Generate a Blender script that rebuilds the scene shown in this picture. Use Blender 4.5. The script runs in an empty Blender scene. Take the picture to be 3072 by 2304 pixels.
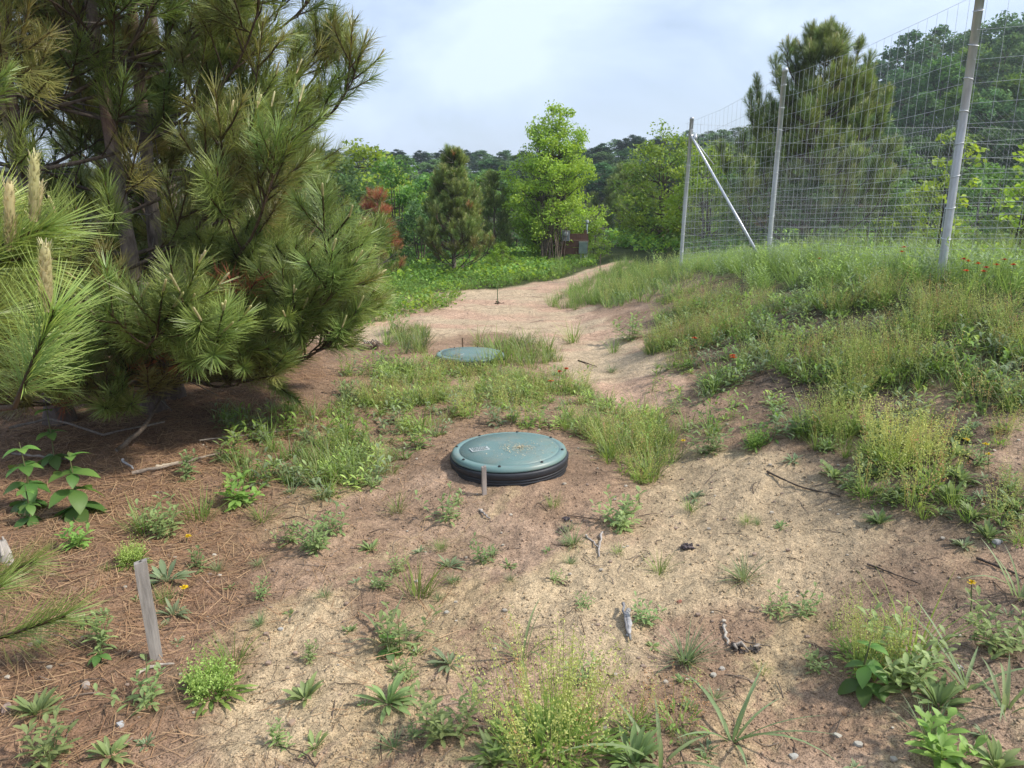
import bpy, math
import numpy as np
from mathutils import Matrix, Vector

# ------------------------------------------------------------------ camera, sky, sun, exposure
R = math.radians
scene = bpy.context.scene
COL = scene.collection
CAM_H, PITCH, LENS = 1.6, 14.2, 26.0
cam_data = bpy.data.cameras.new('camera')
cam_data.sensor_width = 36.0
cam_data.lens = LENS
cam_data.clip_start = 0.05
cam_data.clip_end = 3000.0
cam = bpy.data.objects.new('camera', cam_data)
COL.objects.link(cam)
cam.location = (0, 0, CAM_H)
cam.rotation_euler = (R(90 - PITCH), 0, 0)
scene.camera = cam

SUN_AZ, SUN_EL = 99.0, 46.0          # azimuth clockwise from the view direction (+Y)
world = bpy.data.worlds.new('World')
scene.world = world
world.use_nodes = True
wn, wl = world.node_tree.nodes, world.node_tree.links
wn.clear()
w_out = wn.new('ShaderNodeOutputWorld')
w_bg = wn.new('ShaderNodeBackground')
w_bg.inputs['Strength'].default_value = 0.106
sky = wn.new('ShaderNodeTexSky')
sky.sky_type = 'NISHITA'
sky.sun_disc = False
sky.sun_elevation = R(SUN_EL)
sky.sun_rotation = R(SUN_AZ)
sky.air_density = 1.0
sky.dust_density = 2.0
tc = wn.new('ShaderNodeTexCoord')
mp = wn.new('ShaderNodeMapping')
mp.inputs['Scale'].default_value = (1.0, 1.0, 2.1)
mp.inputs['Location'].default_value = (3.1, 0.4, 1.7)
wl.new(tc.outputs['Generated'], mp.inputs['Vector'])
n1 = wn.new('ShaderNodeTexNoise')
n1.inputs['Scale'].default_value = 2.3
n1.inputs['Detail'].default_value = 5.0
n1.inputs['Roughness'].default_value = 0.52
n1.inputs['Distortion'].default_value = 0.5
wl.new(mp.outputs['Vector'], n1.inputs['Vector'])
cr = wn.new('ShaderNodeValToRGB')
cr.color_ramp.elements[0].position = 0.40
cr.color_ramp.elements[0].color = (0.36, 0.36, 0.36, 1)
cr.color_ramp.elements[1].position = 0.60
cr.color_ramp.elements[1].color = (1, 1, 1, 1)
wl.new(n1.outputs['Fac'], cr.inputs['Fac'])
mixw = wn.new('ShaderNodeMix')
mixw.data_type = 'RGBA'
mixw.inputs['B'].default_value = (5.4, 6.4, 8.1, 1)
wl.new(cr.outputs['Color'], mixw.inputs['Factor'])
wl.new(sky.outputs['Color'], mixw.inputs['A'])
wl.new(mixw.outputs['Result'], w_bg.inputs['Color'])
wl.new(w_bg.outputs['Background'], w_out.inputs['Surface'])

sun_data = bpy.data.lights.new('sun', 'SUN')
sun_data.energy = 3.25
sun_data.angle = R(4.0)
sun_data.color = (1.0, 0.94, 0.84)
sun = bpy.data.objects.new('sun', sun_data)
COL.objects.link(sun)
sd = Vector((math.sin(R(SUN_AZ)) * math.cos(R(SUN_EL)), math.cos(R(SUN_AZ)) * math.cos(R(SUN_EL)), math.sin(R(SUN_EL))))
sun.rotation_euler = sd.to_track_quat('Z', 'Y').to_euler()
sun.location = sd * 30

scene.view_settings.view_transform = 'Standard'
scene.view_settings.look = 'None'
scene.view_settings.exposure = 0.6
scene.view_settings.gamma = 1.0
scene.render.engine = 'CYCLES'
scene.cycles.max_bounces = 6
scene.cycles.transparent_max_bounces = 4
scene.cycles.use_denoising = True

# ------------------------------------------------------------------ numeric helpers
rng = np.random.default_rng(7)
U = lambda a, b, n=None: rng.uniform(a, b, n)


def hash2(ix, iy, seed):
    h = (ix.astype(np.int64) * 374761393 + iy.astype(np.int64) * 668265263 + seed * 1442695041) & 0x7fffffff
    h = ((h ^ (h >> 13)) * 1274126177) & 0x7fffffff
    return ((h ^ (h >> 16)) & 0xffff) / 65535.0


def noise2(x, y, seed=0):
    ix, iy = np.floor(x), np.floor(y)
    fx, fy = x - ix, y - iy
    sx, sy = fx * fx * (3 - 2 * fx), fy * fy * (3 - 2 * fy)
    a, b = hash2(ix, iy, seed), hash2(ix + 1, iy, seed)
    c, d = hash2(ix, iy + 1, seed), hash2(ix + 1, iy + 1, seed)
    return (a + (b - a) * sx) + ((c + (d - c) * sx) - (a + (b - a) * sx)) * sy


def fbm(x, y, seed=0, octv=4):
    v, amp, tot = 0.0, 1.0, 0.0
    for o in range(octv):
        v = v + amp * noise2(x * 2 ** o + 13.7 * o, y * 2 ** o - 7.3 * o, seed + o)
        tot += amp
        amp *= 0.5
    return v / tot


def sstep(a, b, x):
    t = np.clip((x - a) / (b - a), 0, 1)
    return t * t * (3 - 2 * t)


def lerp(a, b, t):
    return a + (b - a) * t


LID1 = np.array([-0.016, 4.15])
LID2 = np.array([-0.42, 7.25])


def H(x, y):
    """terrain height"""
    x = np.asarray(x, float)
    y = np.asarray(y, float)
    r = np.hypot(x, y)
    toe = 0.75 + 0.3 * (fbm(y * 0.6, y * 0.1 + 5, 3, 2) - 0.5)
    amp = 0.93 - 0.20 * sstep(6.5, 10.7, y) - 0.40 * sstep(10.0, 14.5, y) - 0.45 * sstep(6.2, 2.0, y)
    tb = np.clip((x - toe) / 3.0, 0, 1)
    h = amp * (0.55 * tb + 0.45 * tb * tb * (3 - 2 * tb)) * sstep(0, 0.12, tb)
    h = h * sstep(34, 18, y)
    h = h + 0.10 * sstep(-0.6, -2.8, x) * sstep(9, 6, y)                       # litter hump under the pines
    h = h + 0.085 * np.exp(-(((x - LID1[0]) ** 2 + (y - LID1[1]) ** 2) / 0.42) ** 2)
    az = np.degrees(np.arctan2(x, np.maximum(y, 0.01)))
    hill = sstep(30, 95, r) * lerp(4.5, 9.0, sstep(2, 30, az))
    h = h + hill
    near = sstep(30, 12, r)
    h = h + near * (0.075 * (fbm(x * 1.1, y * 1.1, 11, 3) - 0.5) + 0.040 * (fbm(x * 5, y * 5, 21, 3) - 0.5))
    n3 = sstep(9, 4, r)
    h = h + n3 * (0.030 * (fbm((0.83 * x - 0.55 * y) * 4.0, (0.55 * x + 0.83 * y) * 1.1, 35, 3) - 0.5) + 0.026 * (fbm(x * 14, y * 14, 31, 3) - 0.5) + 0.010 * (noise2(x * 52, y * 52, 41) - 0.5))
    return h


F_PX = LENS / 36.0 * 3072
CP, SP = math.cos(R(PITCH)), math.sin(R(PITCH))


def ray(px, py):
    """world direction through a photograph pixel (3072 x 2304), forward depth 1"""
    a = (np.asarray(px, float) - 1536) / F_PX
    b = (1152 - np.asarray(py, float)) / F_PX
    return np.stack([a, CP + b * SP, -SP + b * CP], -1)


def at(px, py, depth):
    """point at forward (horizontal y) distance depth"""
    d = ray(px, py)
    return d * (depth / d[..., 1:2]) + np.array([0, 0, CAM_H])


_T = np.concatenate([np.arange(1.2, 12, 0.03), np.geomspace(12, 300, 300)])


def gp(px, py):
    """where the line of sight meets the ground"""
    d = ray(px, py)
    P = _T[:, None] * d[None] + np.array([0, 0, CAM_H])
    below = P[:, 2] < H(P[:, 0], P[:, 1])
    k = int(np.argmax(below)) if below.any() else len(_T) - 1
    return P[k, 0], P[k, 1]


# ------------------------------------------------------------------ mesh helpers
class MB:
    """collects quads with a colour per vertex"""

    def __init__(s):
        s.v, s.f, s.c, s.n = [], [], [], 0

    def add(s, V, Q, C):
        V = np.asarray(V, float).reshape(-1, 3)
        C = np.asarray(C, float)
        if C.ndim == 1:
            C = np.tile(C[:3], (len(V), 1))
        s.v.append(V)
        s.f.append(np.asarray(Q, np.int64).reshape(-1, 4) + s.n)
        s.c.append(C[:, :3])
        s.n += len(V)
        return s

    def arr(s):
        return np.concatenate(s.v), np.concatenate(s.f), np.concatenate(s.c)


def mesh_of(name, mb, mat, smooth=True):
    V, Q, C = mb.arr() if isinstance(mb, MB) else mb
    me = bpy.data.meshes.new(name)
    me.vertices.add(len(V))
    me.vertices.foreach_set('co', V.astype(np.float32).ravel())
    me.loops.add(len(Q) * 4)
    me.loops.foreach_set('vertex_index', Q.astype(np.int32).ravel())
    me.polygons.add(len(Q))
    me.polygons.foreach_set('loop_start', np.arange(0, len(Q) * 4, 4, dtype=np.int32))
    me.polygons.foreach_set('use_smooth', np.full(len(Q), smooth))
    me.update(calc_edges=True)
    at_ = me.color_attributes.new('Col', 'FLOAT_COLOR', 'POINT')
    at_.data.foreach_set('color', np.concatenate([C, np.ones((len(C), 1))], 1).astype(np.float32).ravel())
    if mat:
        me.materials.append(mat)
    return me


def link(name, data, parent=None, mw=None):
    o = bpy.data.objects.new(name, data)
    COL.objects.link(o)
    if parent:
        o.parent = parent
    if mw is not None:
        o.matrix_basis = mw
    return o


def tag(o, label=None, cat=None, group=None, kind=None):
    if label:
        o['label'] = label
    if cat:
        o['category'] = cat
    if group:
        o['group'] = group
    if kind:
        o['kind'] = kind
    return o


def build(name, mb, mat, parent=None, smooth=True):
    return link(name, mesh_of(name, mb, mat, smooth), parent)


def thing(name, label, cat, loc=(0, 0, 0), rz=0, group=None, scale=1):
    o = link(name, None)
    o.location = loc
    o.rotation_euler = (0, 0, rz)
    o.scale = (scale,) * 3
    return tag(o, label, cat, group)


def copy_tree(o, parent=None):
    c = o.copy()
    COL.objects.link(c)
    c.parent = parent
    for ch in o.children:
        copy_tree(ch, c)
    return c


def norm(v):
    v = np.asarray(v, float)
    return v / np.maximum(np.linalg.norm(v, axis=-1, keepdims=True), 1e-9)


def strips(mb, base, dirn, nrm, length, width, curl, prof, ca, cb, fold=0.0, var=0.18, wob=0.0):
    """N leaves, blades or needles: ribbons that start along dirn and bend by curl (radians) away from nrm"""
    base = np.asarray(base, float).reshape(-1, 3)
    N = len(base)
    bc = lambda a: np.broadcast_to(np.asarray(a, float), (N,)).astype(float)
    dirn = norm(np.broadcast_to(dirn, (N, 3)))
    nrm = np.broadcast_to(nrm, (N, 3))
    side = norm(np.cross(dirn, nrm) + 1e-6)
    up = np.cross(side, dirn)
    length, width, curl = bc(length), bc(width), bc(curl)
    prof = np.asarray(prof, float)
    K = len(prof)
    P = base.copy()
    rows, cols = [], []
    vv = 1 + rng.uniform(-var, var, (N, 1))
    ca = np.broadcast_to(np.asarray(ca, float), (N, 3)) * vv
    cb = np.broadcast_to(np.asarray(cb, float), (N, 3)) * vv
    for k in range(K):
        t = k / (K - 1)
        w = (width * prof[k] * 0.5)[:, None]
        cc = lerp(ca, cb, t)
        if fold:
            mid = P
            edge = up * (w * fold)
            rows += [P - side * w + edge, mid, P + side * w + edge]
            cols += [cc, cc * 1.12, cc]
        else:
            rows += [P - side * w, P + side * w]
            cols += [cc, cc]
        a = (curl * (k + 0.5) / (K - 1))[:, None]
        tan = dirn * np.cos(a) - up * np.sin(a)
        P = P + tan * (length / (K - 1))[:, None]
    m = 3 if fold else 2
    V = np.stack(rows, 1)                      # N, K*m, 3
    C = np.stack(cols, 1)
    q = []
    for k in range(K - 1):
        for j in range(m - 1):
            a = k * m + j
            q.append([a, a + 1, a + m + 1, a + m])
    q = np.array(q)
    Q = (np.arange(N) * K * m)[:, None, None] + q[None]
    mb.add(V.reshape(-1, 3), Q.reshape(-1, 4), C.reshape(-1, 3))
    return mb


def diamonds(mb, P, length, width, C, nbias=None, var=0.2):
    """N leaf-shaped quads with random orientation"""
    N = len(P)
    a = norm(rng.normal(size=(N, 3)))
    if nbias is not None:
        n = norm(rng.normal(size=(N, 3)) * 0.75 + nbias)
        a = norm(np.cross(n, a) + 1e-6)
    else:
        n = norm(rng.normal(size=(N, 3)))
        a = norm(np.cross(n, a) + 1e-6)
    b = np.cross(n, a)
    L = np.broadcast_to(np.asarray(length, float), (N,))[:, None] * 0.5
    W = np.broadcast_to(np.asarray(width, float), (N,))[:, None] * 0.5
    V = np.stack([P - a * L, P + b * W - a * L * 0.15 + n * L * 0.12, P + a * L, P - b * W - a * L * 0.15 + n * L * 0.12], 1)
    C = np.broadcast_to(C, (N, 3)) * (1 + rng.uniform(-var, var, (N, 1)))
    mb.add(V.reshape(-1, 3), np.arange(N * 4).reshape(-1, 4), np.repeat(C, 4, 0))
    return mb


def tube(mb, pts, rad, col, sides=6, cap=True):
    pts = np.asarray(pts, float)
    K = len(pts)
    rad = np.broadcast_to(np.asarray(rad, float), (K,))
    tan = norm(np.gradient(pts, axis=0))
    ref = np.array([0, 0, 1.0]) if abs(tan[0, 2]) < 0.9 else np.array([1.0, 0, 0])
    s = norm(np.cross(tan, ref))
    u = np.cross(s, tan)
    ang = np.arange(sides) / sides * 2 * math.pi
    V = pts[:, None] + rad[:, None, None] * (s[:, None] * np.cos(ang)[None, :, None] + u[:, None] * np.sin(ang)[None, :, None])
    q = []
    for k in range(K - 1):
        for j in range(sides):
            j2 = (j + 1) % sides
            q.append([k * sides + j, k * sides + j2, (k + 1) * sides + j2, (k + 1) * sides + j])
    V = V.reshape(-1, 3)
    if cap:
        n0 = len(V)
        V = np.concatenate([V, pts[:1], pts[-1:]])
        for e, off in ((n0, 0), (n0 + 1, (K - 1) * sides)):
            for j in range(0, sides, 2):
                q.append([e, off + j, off + (j + 1) % sides, off + (j + 2) % sides])
    col = np.asarray(col, float)
    if col.ndim == 2 and len(col) == K:
        col = np.repeat(col, sides, 0)
        if cap:
            col = np.concatenate([col, col[:1], col[-1:]])
    mb.add(V, q, col)
    return mb


def box(mb, c, s, col, rot=None):
    c, s = np.asarray(c, float), np.asarray(s, float) / 2
    V = np.array([[x, y, z] for z in (-1, 1) for y in (-1, 1) for x in (-1, 1)], float) * s
    if rot is not None:
        V = V @ np.asarray(rot).T
    mb.add(V + c, [[0, 2, 3, 1], [4, 5, 7, 6], [0, 1, 5, 4], [2, 6, 7, 3], [0, 4, 6, 2], [1, 3, 7, 5]], col)
    return mb


def lathe(mb, prof, col, n=72, c=(0, 0, 0)):
    prof = np.asarray(prof, float)
    a = np.arange(n) / n * 2 * math.pi
    V = np.stack([prof[:, None, 0] * np.cos(a), prof[:, None, 0] * np.sin(a), np.broadcast_to(prof[:, None, 1], (len(prof), n))], -1)
    q = []
    for k in range(len(prof) - 1):
        for j in range(n):
            j2 = (j + 1) % n
            q.append([k * n + j, k * n + j2, (k + 1) * n + j2, (k + 1) * n + j])
    mb.add(V.reshape(-1, 3) + np.asarray(c), q, col)
    return mb


def blob(mb, c, r, col, rough=0.25, seed=0):
    """small stone: cube sphere of 24 quads, uneven"""
    g = np.array([-1.0, 0, 1.0])
    V, Q = [], []
    for ax in range(3):
        for sgn in (-1, 1):
            n0 = len(V)
            for i in g:
                for j in g:
                    p = np.zeros(3)
                    p[ax], p[(ax + 1) % 3], p[(ax + 2) % 3] = sgn, i, j
                    V.append(p / np.linalg.norm(p) ** 0.8)
            for i in range(2):
                for j in range(2):
                    a = n0 + i * 3 + j
                    Q.append([a, a + 1, a + 4, a + 3] if sgn < 0 else [a, a + 3, a + 4, a + 1])
    V = np.array(V)
    k = np.round(V * 7).astype(int)
    jit = np.stack([hash2(k[:, 0] * 7 + k[:, 1], k[:, 2] * 5 + k[:, 0], seed + q) for q in range(3)], 1) - 0.5
    V = (V + jit * rough * 2) * np.asarray(r)
    mb.add(V + np.asarray(c), Q, col)
    return mb


# ------------------------------------------------------------------ materials
def new_mat(name):
    m = bpy.data.materials.new(name)
    m.use_nodes = True
    nt = m.node_tree
    return m, nt.nodes, nt.links, nt.nodes['Principled BSDF'], nt.nodes['Material Output']


def leaf_mat(name, trans=0.35, rough=0.5, spec=0.35, hue=0.03):
    m, n, l, b, out = new_mat(name)
    a = n.new('ShaderNodeVertexColor')
    a.layer_name = 'Col'
    oi = n.new('ShaderNodeObjectInfo')
    hs = n.new('ShaderNodeHueSaturation')
    mr = n.new('ShaderNodeMapRange')
    mr.inputs['To Min'].default_value = 0.5 - hue * 0.5
    mr.inputs['To Max'].default_value = 0.5 + hue * 0.5
    l.new(oi.outputs['Random'], mr.inputs['Value'])
    l.new(mr.outputs['Result'], hs.inputs['Hue'])
    mr2 = n.new('ShaderNodeMapRange')
    mr2.inputs['To Min'].default_value = 0.84
    mr2.inputs['To Max'].default_value = 1.16
    mu = n.new('ShaderNodeMath')
    mu.operation = 'MULTIPLY'
    mu.inputs[1].default_value = 7.13
    fr = n.new('ShaderNodeMath')
    fr.operation = 'FRACT'
    l.new(oi.outputs['Random'], mu.inputs[0])
    l.new(mu.outputs[0], fr.inputs[0])
    l.new(fr.outputs[0], mr2.inputs['Value'])
    l.new(mr2.outputs['Result'], hs.inputs['Value'])
    l.new(a.outputs['Color'], hs.inputs['Color'])
    l.new(hs.outputs['Color'], b.inputs['Base Color'])
    b.inputs['Roughness'].default_value = rough
    b.inputs['Specular IOR Level'].default_value = spec
    if trans > 0:
        tr = n.new('ShaderNodeBsdfTranslucent')
        hs2 = n.new('ShaderNodeHueSaturation')
        hs2.inputs['Hue'].default_value = 0.485
        hs2.inputs['Saturation'].default_value = 1.1
        hs2.inputs['Value'].default_value = 1.25
        l.new(hs.outputs['Color'], hs2.inputs['Color'])
        l.new(hs2.outputs['Color'], tr.inputs['Color'])
        mx = n.new('ShaderNodeMixShader')
        mx.inputs['Fac'].default_value = trans
        l.new(b.outputs[0], mx.inputs[1])
        l.new(tr.outputs[0], mx.inputs[2])
        l.new(mx.outputs[0], out.inputs['Surface'])
    return m


def col_mat(name, rough=0.8, nscale=30.0, ndark=0.6, bump=0.4, bdist=0.01, metallic=0.0, stretch=(1, 1, 1), spec=0.3, detail=6.0):
    """vertex colour broken up by noise, with fine relief"""
    m, n, l, b, out = new_mat(name)
    a = n.new('ShaderNodeVertexColor')
    a.layer_name = 'Col'
    tcn = n.new('ShaderNodeTexCoord')
    mpn = n.new('ShaderNodeMapping')
    mpn.inputs['Scale'].default_value = stretch
    l.new(tcn.outputs['Object'], mpn.inputs['Vector'])
    no = n.new('ShaderNodeTexNoise')
    no.inputs['Scale'].default_value = nscale
    no.inputs['Detail'].default_value = detail
    no.inputs['Roughness'].default_value = 0.65
    l.new(mpn.outputs['Vector'], no.inputs['Vector'])
    mr = n.new('ShaderNodeMapRange')
    mr.inputs['From Min'].default_value = 0.3
    mr.inputs['From Max'].default_value = 0.7
    mr.inputs['To Min'].default_value = ndark
    mr.inputs['To Max'].default_value = 1.2
    l.new(no.outputs['Fac'], mr.inputs['Value'])
    mu = n.new('ShaderNodeMix')
    mu.data_type = 'RGBA'
    mu.blend_type = 'MULTIPLY'
    mu.inputs['Factor'].default_value = 1.0
    l.new(a.outputs['Color'], mu.inputs['A'])
    l.new(mr.outputs['Result'], mu.inputs['B'])
    l.new(mu.outputs['Result'], b.inputs['Base Color'])
    bp = n.new('ShaderNodeBump')
    bp.inputs['Strength'].default_value = bump
    bp.inputs['Distance'].default_value = bdist
    l.new(no.outputs['Fac'], bp.inputs['Height'])
    l.new(bp.outputs['Normal'], b.inputs['Normal'])
    b.inputs['Roughness'].default_value = rough
    b.inputs['Metallic'].default_value = metallic
    b.inputs['Specular IOR Level'].default_value = spec
    return m


M_LEAF = leaf_mat('foliage', 0.42)
M_NEEDLE = leaf_mat('pine_needles', 0.32, 0.42, 0.45, 0.035)
M_FAR = leaf_mat('far_foliage', 0.3, 0.6, 0.2, 0.05)
M_FLOWER = leaf_mat('petals', 0.25, 0.5, 0.3, 0.02)
M_BARK = col_mat('bark', 0.9, 28, 0.35, 1.0, 0.02, stretch=(1, 1, 0.35))
M_WOOD = col_mat('weathered_wood', 0.85, 60, 0.55, 0.6, 0.004, stretch=(1, 1, 0.08))
M_STICK = col_mat('dead_stick', 0.9, 70, 0.5, 0.7, 0.004)
M_STONE = col_mat('stone', 0.8, 45, 0.7, 0.5, 0.004)
M_GALV = col_mat('galvanised_steel', 0.38, 25, 0.85, 0.1, 0.002, metallic=0.4, stretch=(1, 1, 0.25))
M_WIRE = col_mat('galvanised_wire', 0.5, 40, 0.85, 0.0, 0.001, metallic=0.6)
M_PAINT = col_mat('painted_metal', 0.5, 14, 0.8, 0.15, 0.003)
M_BLACK = col_mat('black_plastic', 0.55, 18, 0.75, 0.25, 0.004, spec=0.45)
M_LITTER = leaf_mat('dry_needles', 0.1, 0.7, 0.2, 0.0)


def ground_mat():
    m, n, l, b, out = new_mat('ground_soil')
    a = n.new('ShaderNodeVertexColor')
    a.layer_name = 'Col'
    tcn = n.new('ShaderNodeTexCoord')

    def nz(scale, detail, rough=0.6):
        t = n.new('ShaderNodeTexNoise')
        t.inputs['Scale'].default_value = scale
        t.inputs['Detail'].default_value = detail
        t.inputs['Roughness'].default_value = rough
        l.new(tcn.outputs['Object'], t.inputs['Vector'])
        return t

    def rmp(src, a0, a1, b0, b1):
        r = n.new('ShaderNodeMapRange')
        r.inputs['From Min'].default_value = a0
        r.inputs['From Max'].default_value = a1
        r.inputs['To Min'].default_value = b0
        r.inputs['To Max'].default_value = b1
        l.new(src, r.inputs['Value'])
        return r.outputs['Result']

    def mul(x, y):
        k = n.new('ShaderNodeMix')
        k.data_type = 'RGBA'
        k.blend_type = 'MULTIPLY'
        k.inputs['Factor'].default_value = 1.0
        l.new(x, k.inputs['A'])
        l.new(y, k.inputs['B'])
        return k.outputs['Result']
    coarse, mid, fine, grit = nz(3.5, 5), nz(22, 5), nz(95, 4, 0.75), nz(210, 3, 0.75)
    c = mul(a.outputs['Color'], rmp(coarse.outputs['Fac'], 0.3, 0.7, 0.82, 1.14))
    c = mul(c, rmp(mid.outputs['Fac'], 0.3, 0.68, 0.74, 1.12))
    c = mul(c, rmp(fine.outputs['Fac'], 0.32, 0.62, 0.60, 1.18))
    c = mul(c, rmp(grit.outputs['Fac'], 0.38, 0.5, 0.38, 1.12))
    l.new(c, b.inputs['Base Color'])
    b1 = n.new('ShaderNodeBump')
    b1.inputs['Strength'].default_value = 1.0
    b1.inputs['Distance'].default_value = 0.02
    l.new(mid.outputs['Fac'], b1.inputs['Height'])
    b2 = n.new('ShaderNodeBump')
    b2.inputs['Strength'].default_value = 0.7
    b2.inputs['Distance'].default_value = 0.006
    l.new(fine.outputs['Fac'], b2.inputs['Height'])
    l.new(b1.outputs['Normal'], b2.inputs['Normal'])
    l.new(b2.outputs['Normal'], b.inputs['Normal'])
    b.inputs['Roughness'].default_value = 0.95
    b.inputs['Specular IOR Level'].default_value = 0.15
    return m


M_GROUND = ground_mat()

# ------------------------------------------------------------------ ground and path
S2 = 3072 / 2212.0


def W(x, y):
    """ground point under a position in the 2212-wide view of the photograph"""
    return np.array(gp(x * S2, y * S2))


def polyline_mask(x, y, pts):
    """1 inside a ribbon of varying half width, 0 outside, soft edge"""
    best = np.full(x.shape, 9.0)
    for (p, w0), (q, w1) in zip(pts[:-1], pts[1:]):
        d = q - p
        t = np.clip(((x - p[0]) * d[0] + (y - p[1]) * d[1]) / (d @ d), 0, 1)
        dist = np.hypot(x - p[0] - t * d[0], y - p[1] - t * d[1]) / lerp(w0, w1, t)
        best = np.minimum(best, dist)
    return best


PATH_A = [(W(1340, 568), 0.3), (W(1240, 612), 0.8), (W(1150, 640), 1.3), (W(1060, 655), 1.75), (W(930, 690), 1.45), (W(800, 712), 1.1), (W(640, 722), 0.9)]
PATH_B = [(W(1160, 680), 0.9), (W(1270, 765), 0.55), (W(1345, 810), 0.5), (W(1400, 870), 0.3)]
SAND_C = [(W(1500, 985), 0.22), (W(1600, 1060), 0.55), (W(1690, 1150), 0.62), (W(1560, 1200), 0.5), (W(1330, 1270), 0.3)]
SAND_D = [(W(1330, 1260), 0.3), (W(1250, 1330), 0.28), (W(1330, 1420), 0.22)]
SAND_E = [(W(690, 1330), 0.12), (W(640, 1480), 0.2), (W(560, 1600), 0.2)]


def path_dist(x, y):
    wob = 0.5 * (fbm(x * 1.7, y * 1.7, 51, 3) - 0.5)
    return np.minimum(polyline_mask(x, y, PATH_A), polyline_mask(x, y, PATH_B)) + wob


def ground_color(x, y):
    soil = np.array([0.315, 0.212, 0.142])
    sand = np.array([0.52, 0.405, 0.275])
    tan = np.array([0.475, 0.365, 0.215])
    pink = np.array([0.42, 0.295, 0.21])
    litter = np.array([0.235, 0.142, 0.09])
    mulch = np.array([0.15, 0.112, 0.083])
    green = np.array([0.07, 0.085, 0.03])
    forest = np.array([0.045, 0.05, 0.022])
    e = lambda t: t[..., None]
    c = np.broadcast_to(soil, x.shape + (3,)).copy()
    c = lerp(c, pink, e(0.8 * sstep(0.46, 0.62, fbm(x * 1.3, y * 1.3, 61, 4))))
    u_ = 0.83 * x - 0.55 * y
    v_ = 0.55 * x + 0.83 * y
    fine = 0.10 * (noise2(x * 38, y * 38, 75) + noise2(x * 80, y * 80, 76) - 1.0)
    pt = sstep(0.50, 0.64, fbm(u_ * 4.2, v_ * 1.5, 71, 5) + fine) * sstep(5.2, 3.2, y)
    c = lerp(c, tan, e(0.7 * pt))
    c = lerp(c, soil * 0.72, e(0.55 * sstep(0.55, 0.68, fbm(u_ * 3.1 + 7, v_ * 1.9, 77, 5) + fine)))
    wob = 1.1 * (fbm(x * 2.5, y * 2.5, 81, 6) - 0.5) + 2.2 * fine
    for S in (SAND_C, SAND_D, SAND_E):
        c = lerp(c, lerp(tan, sand, 0.55), e(0.85 * sstep(1.3, 0.55, polyline_mask(x, y, S) + wob)))
    # dark damp bark mulch on the bank
    mm = sstep(1.15, 2.1, x + 0.9 * (fbm(x * 1.2, y * 1.2, 91, 4) - 0.5) - 0.05 * (y - 3)) * sstep(0.40, 0.58, fbm(x * 2.2, y * 2.2, 95, 4) + 0.06)
    c = lerp(c, mulch, e(mm * 0.85))
    # needle litter below the pines
    lm = sstep(-0.85, -1.6, x + 0.16 * (y - 3) + 0.9 * (fbm(x * 1.4, y * 1.4, 101, 4) - 0.5)) * sstep(9.0, 7.2, y)
    c = lerp(c, litter, e(lm * 0.9))
    gm = sstep(2.3, 3.2, x) * sstep(3.5, 5.5, y)
    c = lerp(c, green, e(gm))
    far = sstep(10.5, 13.5, y + 0.8 * (fbm(x, y, 111, 3) - 0.5))
    c = lerp(c, green, e(far))
    pd = path_dist(x, y)
    pk = lerp(sand, np.array([0.53, 0.36, 0.255]), e(sstep(0.42, 0.6, fbm(x * 1.1 + 4, y * 2.6, 121, 4))))
    pk = lerp(pk, soil, e(0.4 * sstep(0.56, 0.7, fbm(x * 2.1, y * 6.5, 131, 4))))
    c = lerp(c, pk, e(sstep(1.05, 0.78, pd)))
    r = np.hypot(x, y)
    c = lerp(c, forest, e(sstep(24, 34, r)))
    return c


ang_f = np.radians(np.linspace(-52, 52, 420))
ang_c = np.radians(np.linspace(52, 308, 44)[1:-1])
ANG = np.concatenate([ang_f, ang_c])
RAD = np.concatenate([np.geomspace(1.15, 9, 380), np.geomspace(9, 30, 130)[1:], np.geomspace(30, 620, 40)[1:]])
GX = RAD[:, None] * np.sin(ANG)[None]
GY = RAD[:, None] * np.cos(ANG)[None]
GZ = H(GX, GY)
GC = ground_color(GX, GY)
nR, nA = GX.shape
ii, jj = np.meshgrid(np.arange(nR - 1), np.arange(nA), indexing='ij')
j2 = (jj + 1) % nA
Qg = np.stack([ii * nA + jj, (ii + 1) * nA + jj, (ii + 1) * nA + j2, ii * nA + j2], -1).reshape(-1, 4)
Vg = np.stack([GX, GY, GZ], -1).reshape(-1, 3)
Cg = GC.reshape(-1, 3)
mb = MB()
mb.add(Vg, Qg, Cg)
cz = float(H(0.0, 0.3))                                      # disc under the camera
inner = [[0, 0, cz]] + [list(Vg[j]) for j in range(nA)]
qi = [[0, 1 + j, 1 + (j + 1) % nA, 1 + (j + 2) % nA] for j in range(0, nA, 2)]
mb.add(inner, qi, np.array([0.27, 0.165, 0.105]))
ground = build('ground', mb, M_GROUND)
ground['kind'] = 'structure'

pdv = path_dist(GX, GY)
keep = ((pdv[:-1] < 1.0) & (GY[:-1] > 1)).ravel()
# cells are indexed (i, j) in the same order as Qg
Qp = Qg[keep]
used, inv = np.unique(Qp.ravel(), return_inverse=True)
Vp = Vg[used].copy()
Vp[:, 2] += 0.0006 + 0.0055 * sstep(0.97, 0.75, pdv.ravel()[used])
path = build('path', (Vp, inv.reshape(-1, 4), Cg[used]), M_GROUND)
path['kind'] = 'structure'

# ------------------------------------------------------------------ fence around the garden
FENCE = [np.array(p) for p in ([3.16, 14.0], [3.66, 10.7], [3.72, 6.45], [6.4, 4.3])]
BACK = [np.array(p) for p in ([3.16, 14.0], [8.15, 14.3], [13.4, 14.6])]


def base_z(p):
    return float(H(p[0], p[1]))


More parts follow.
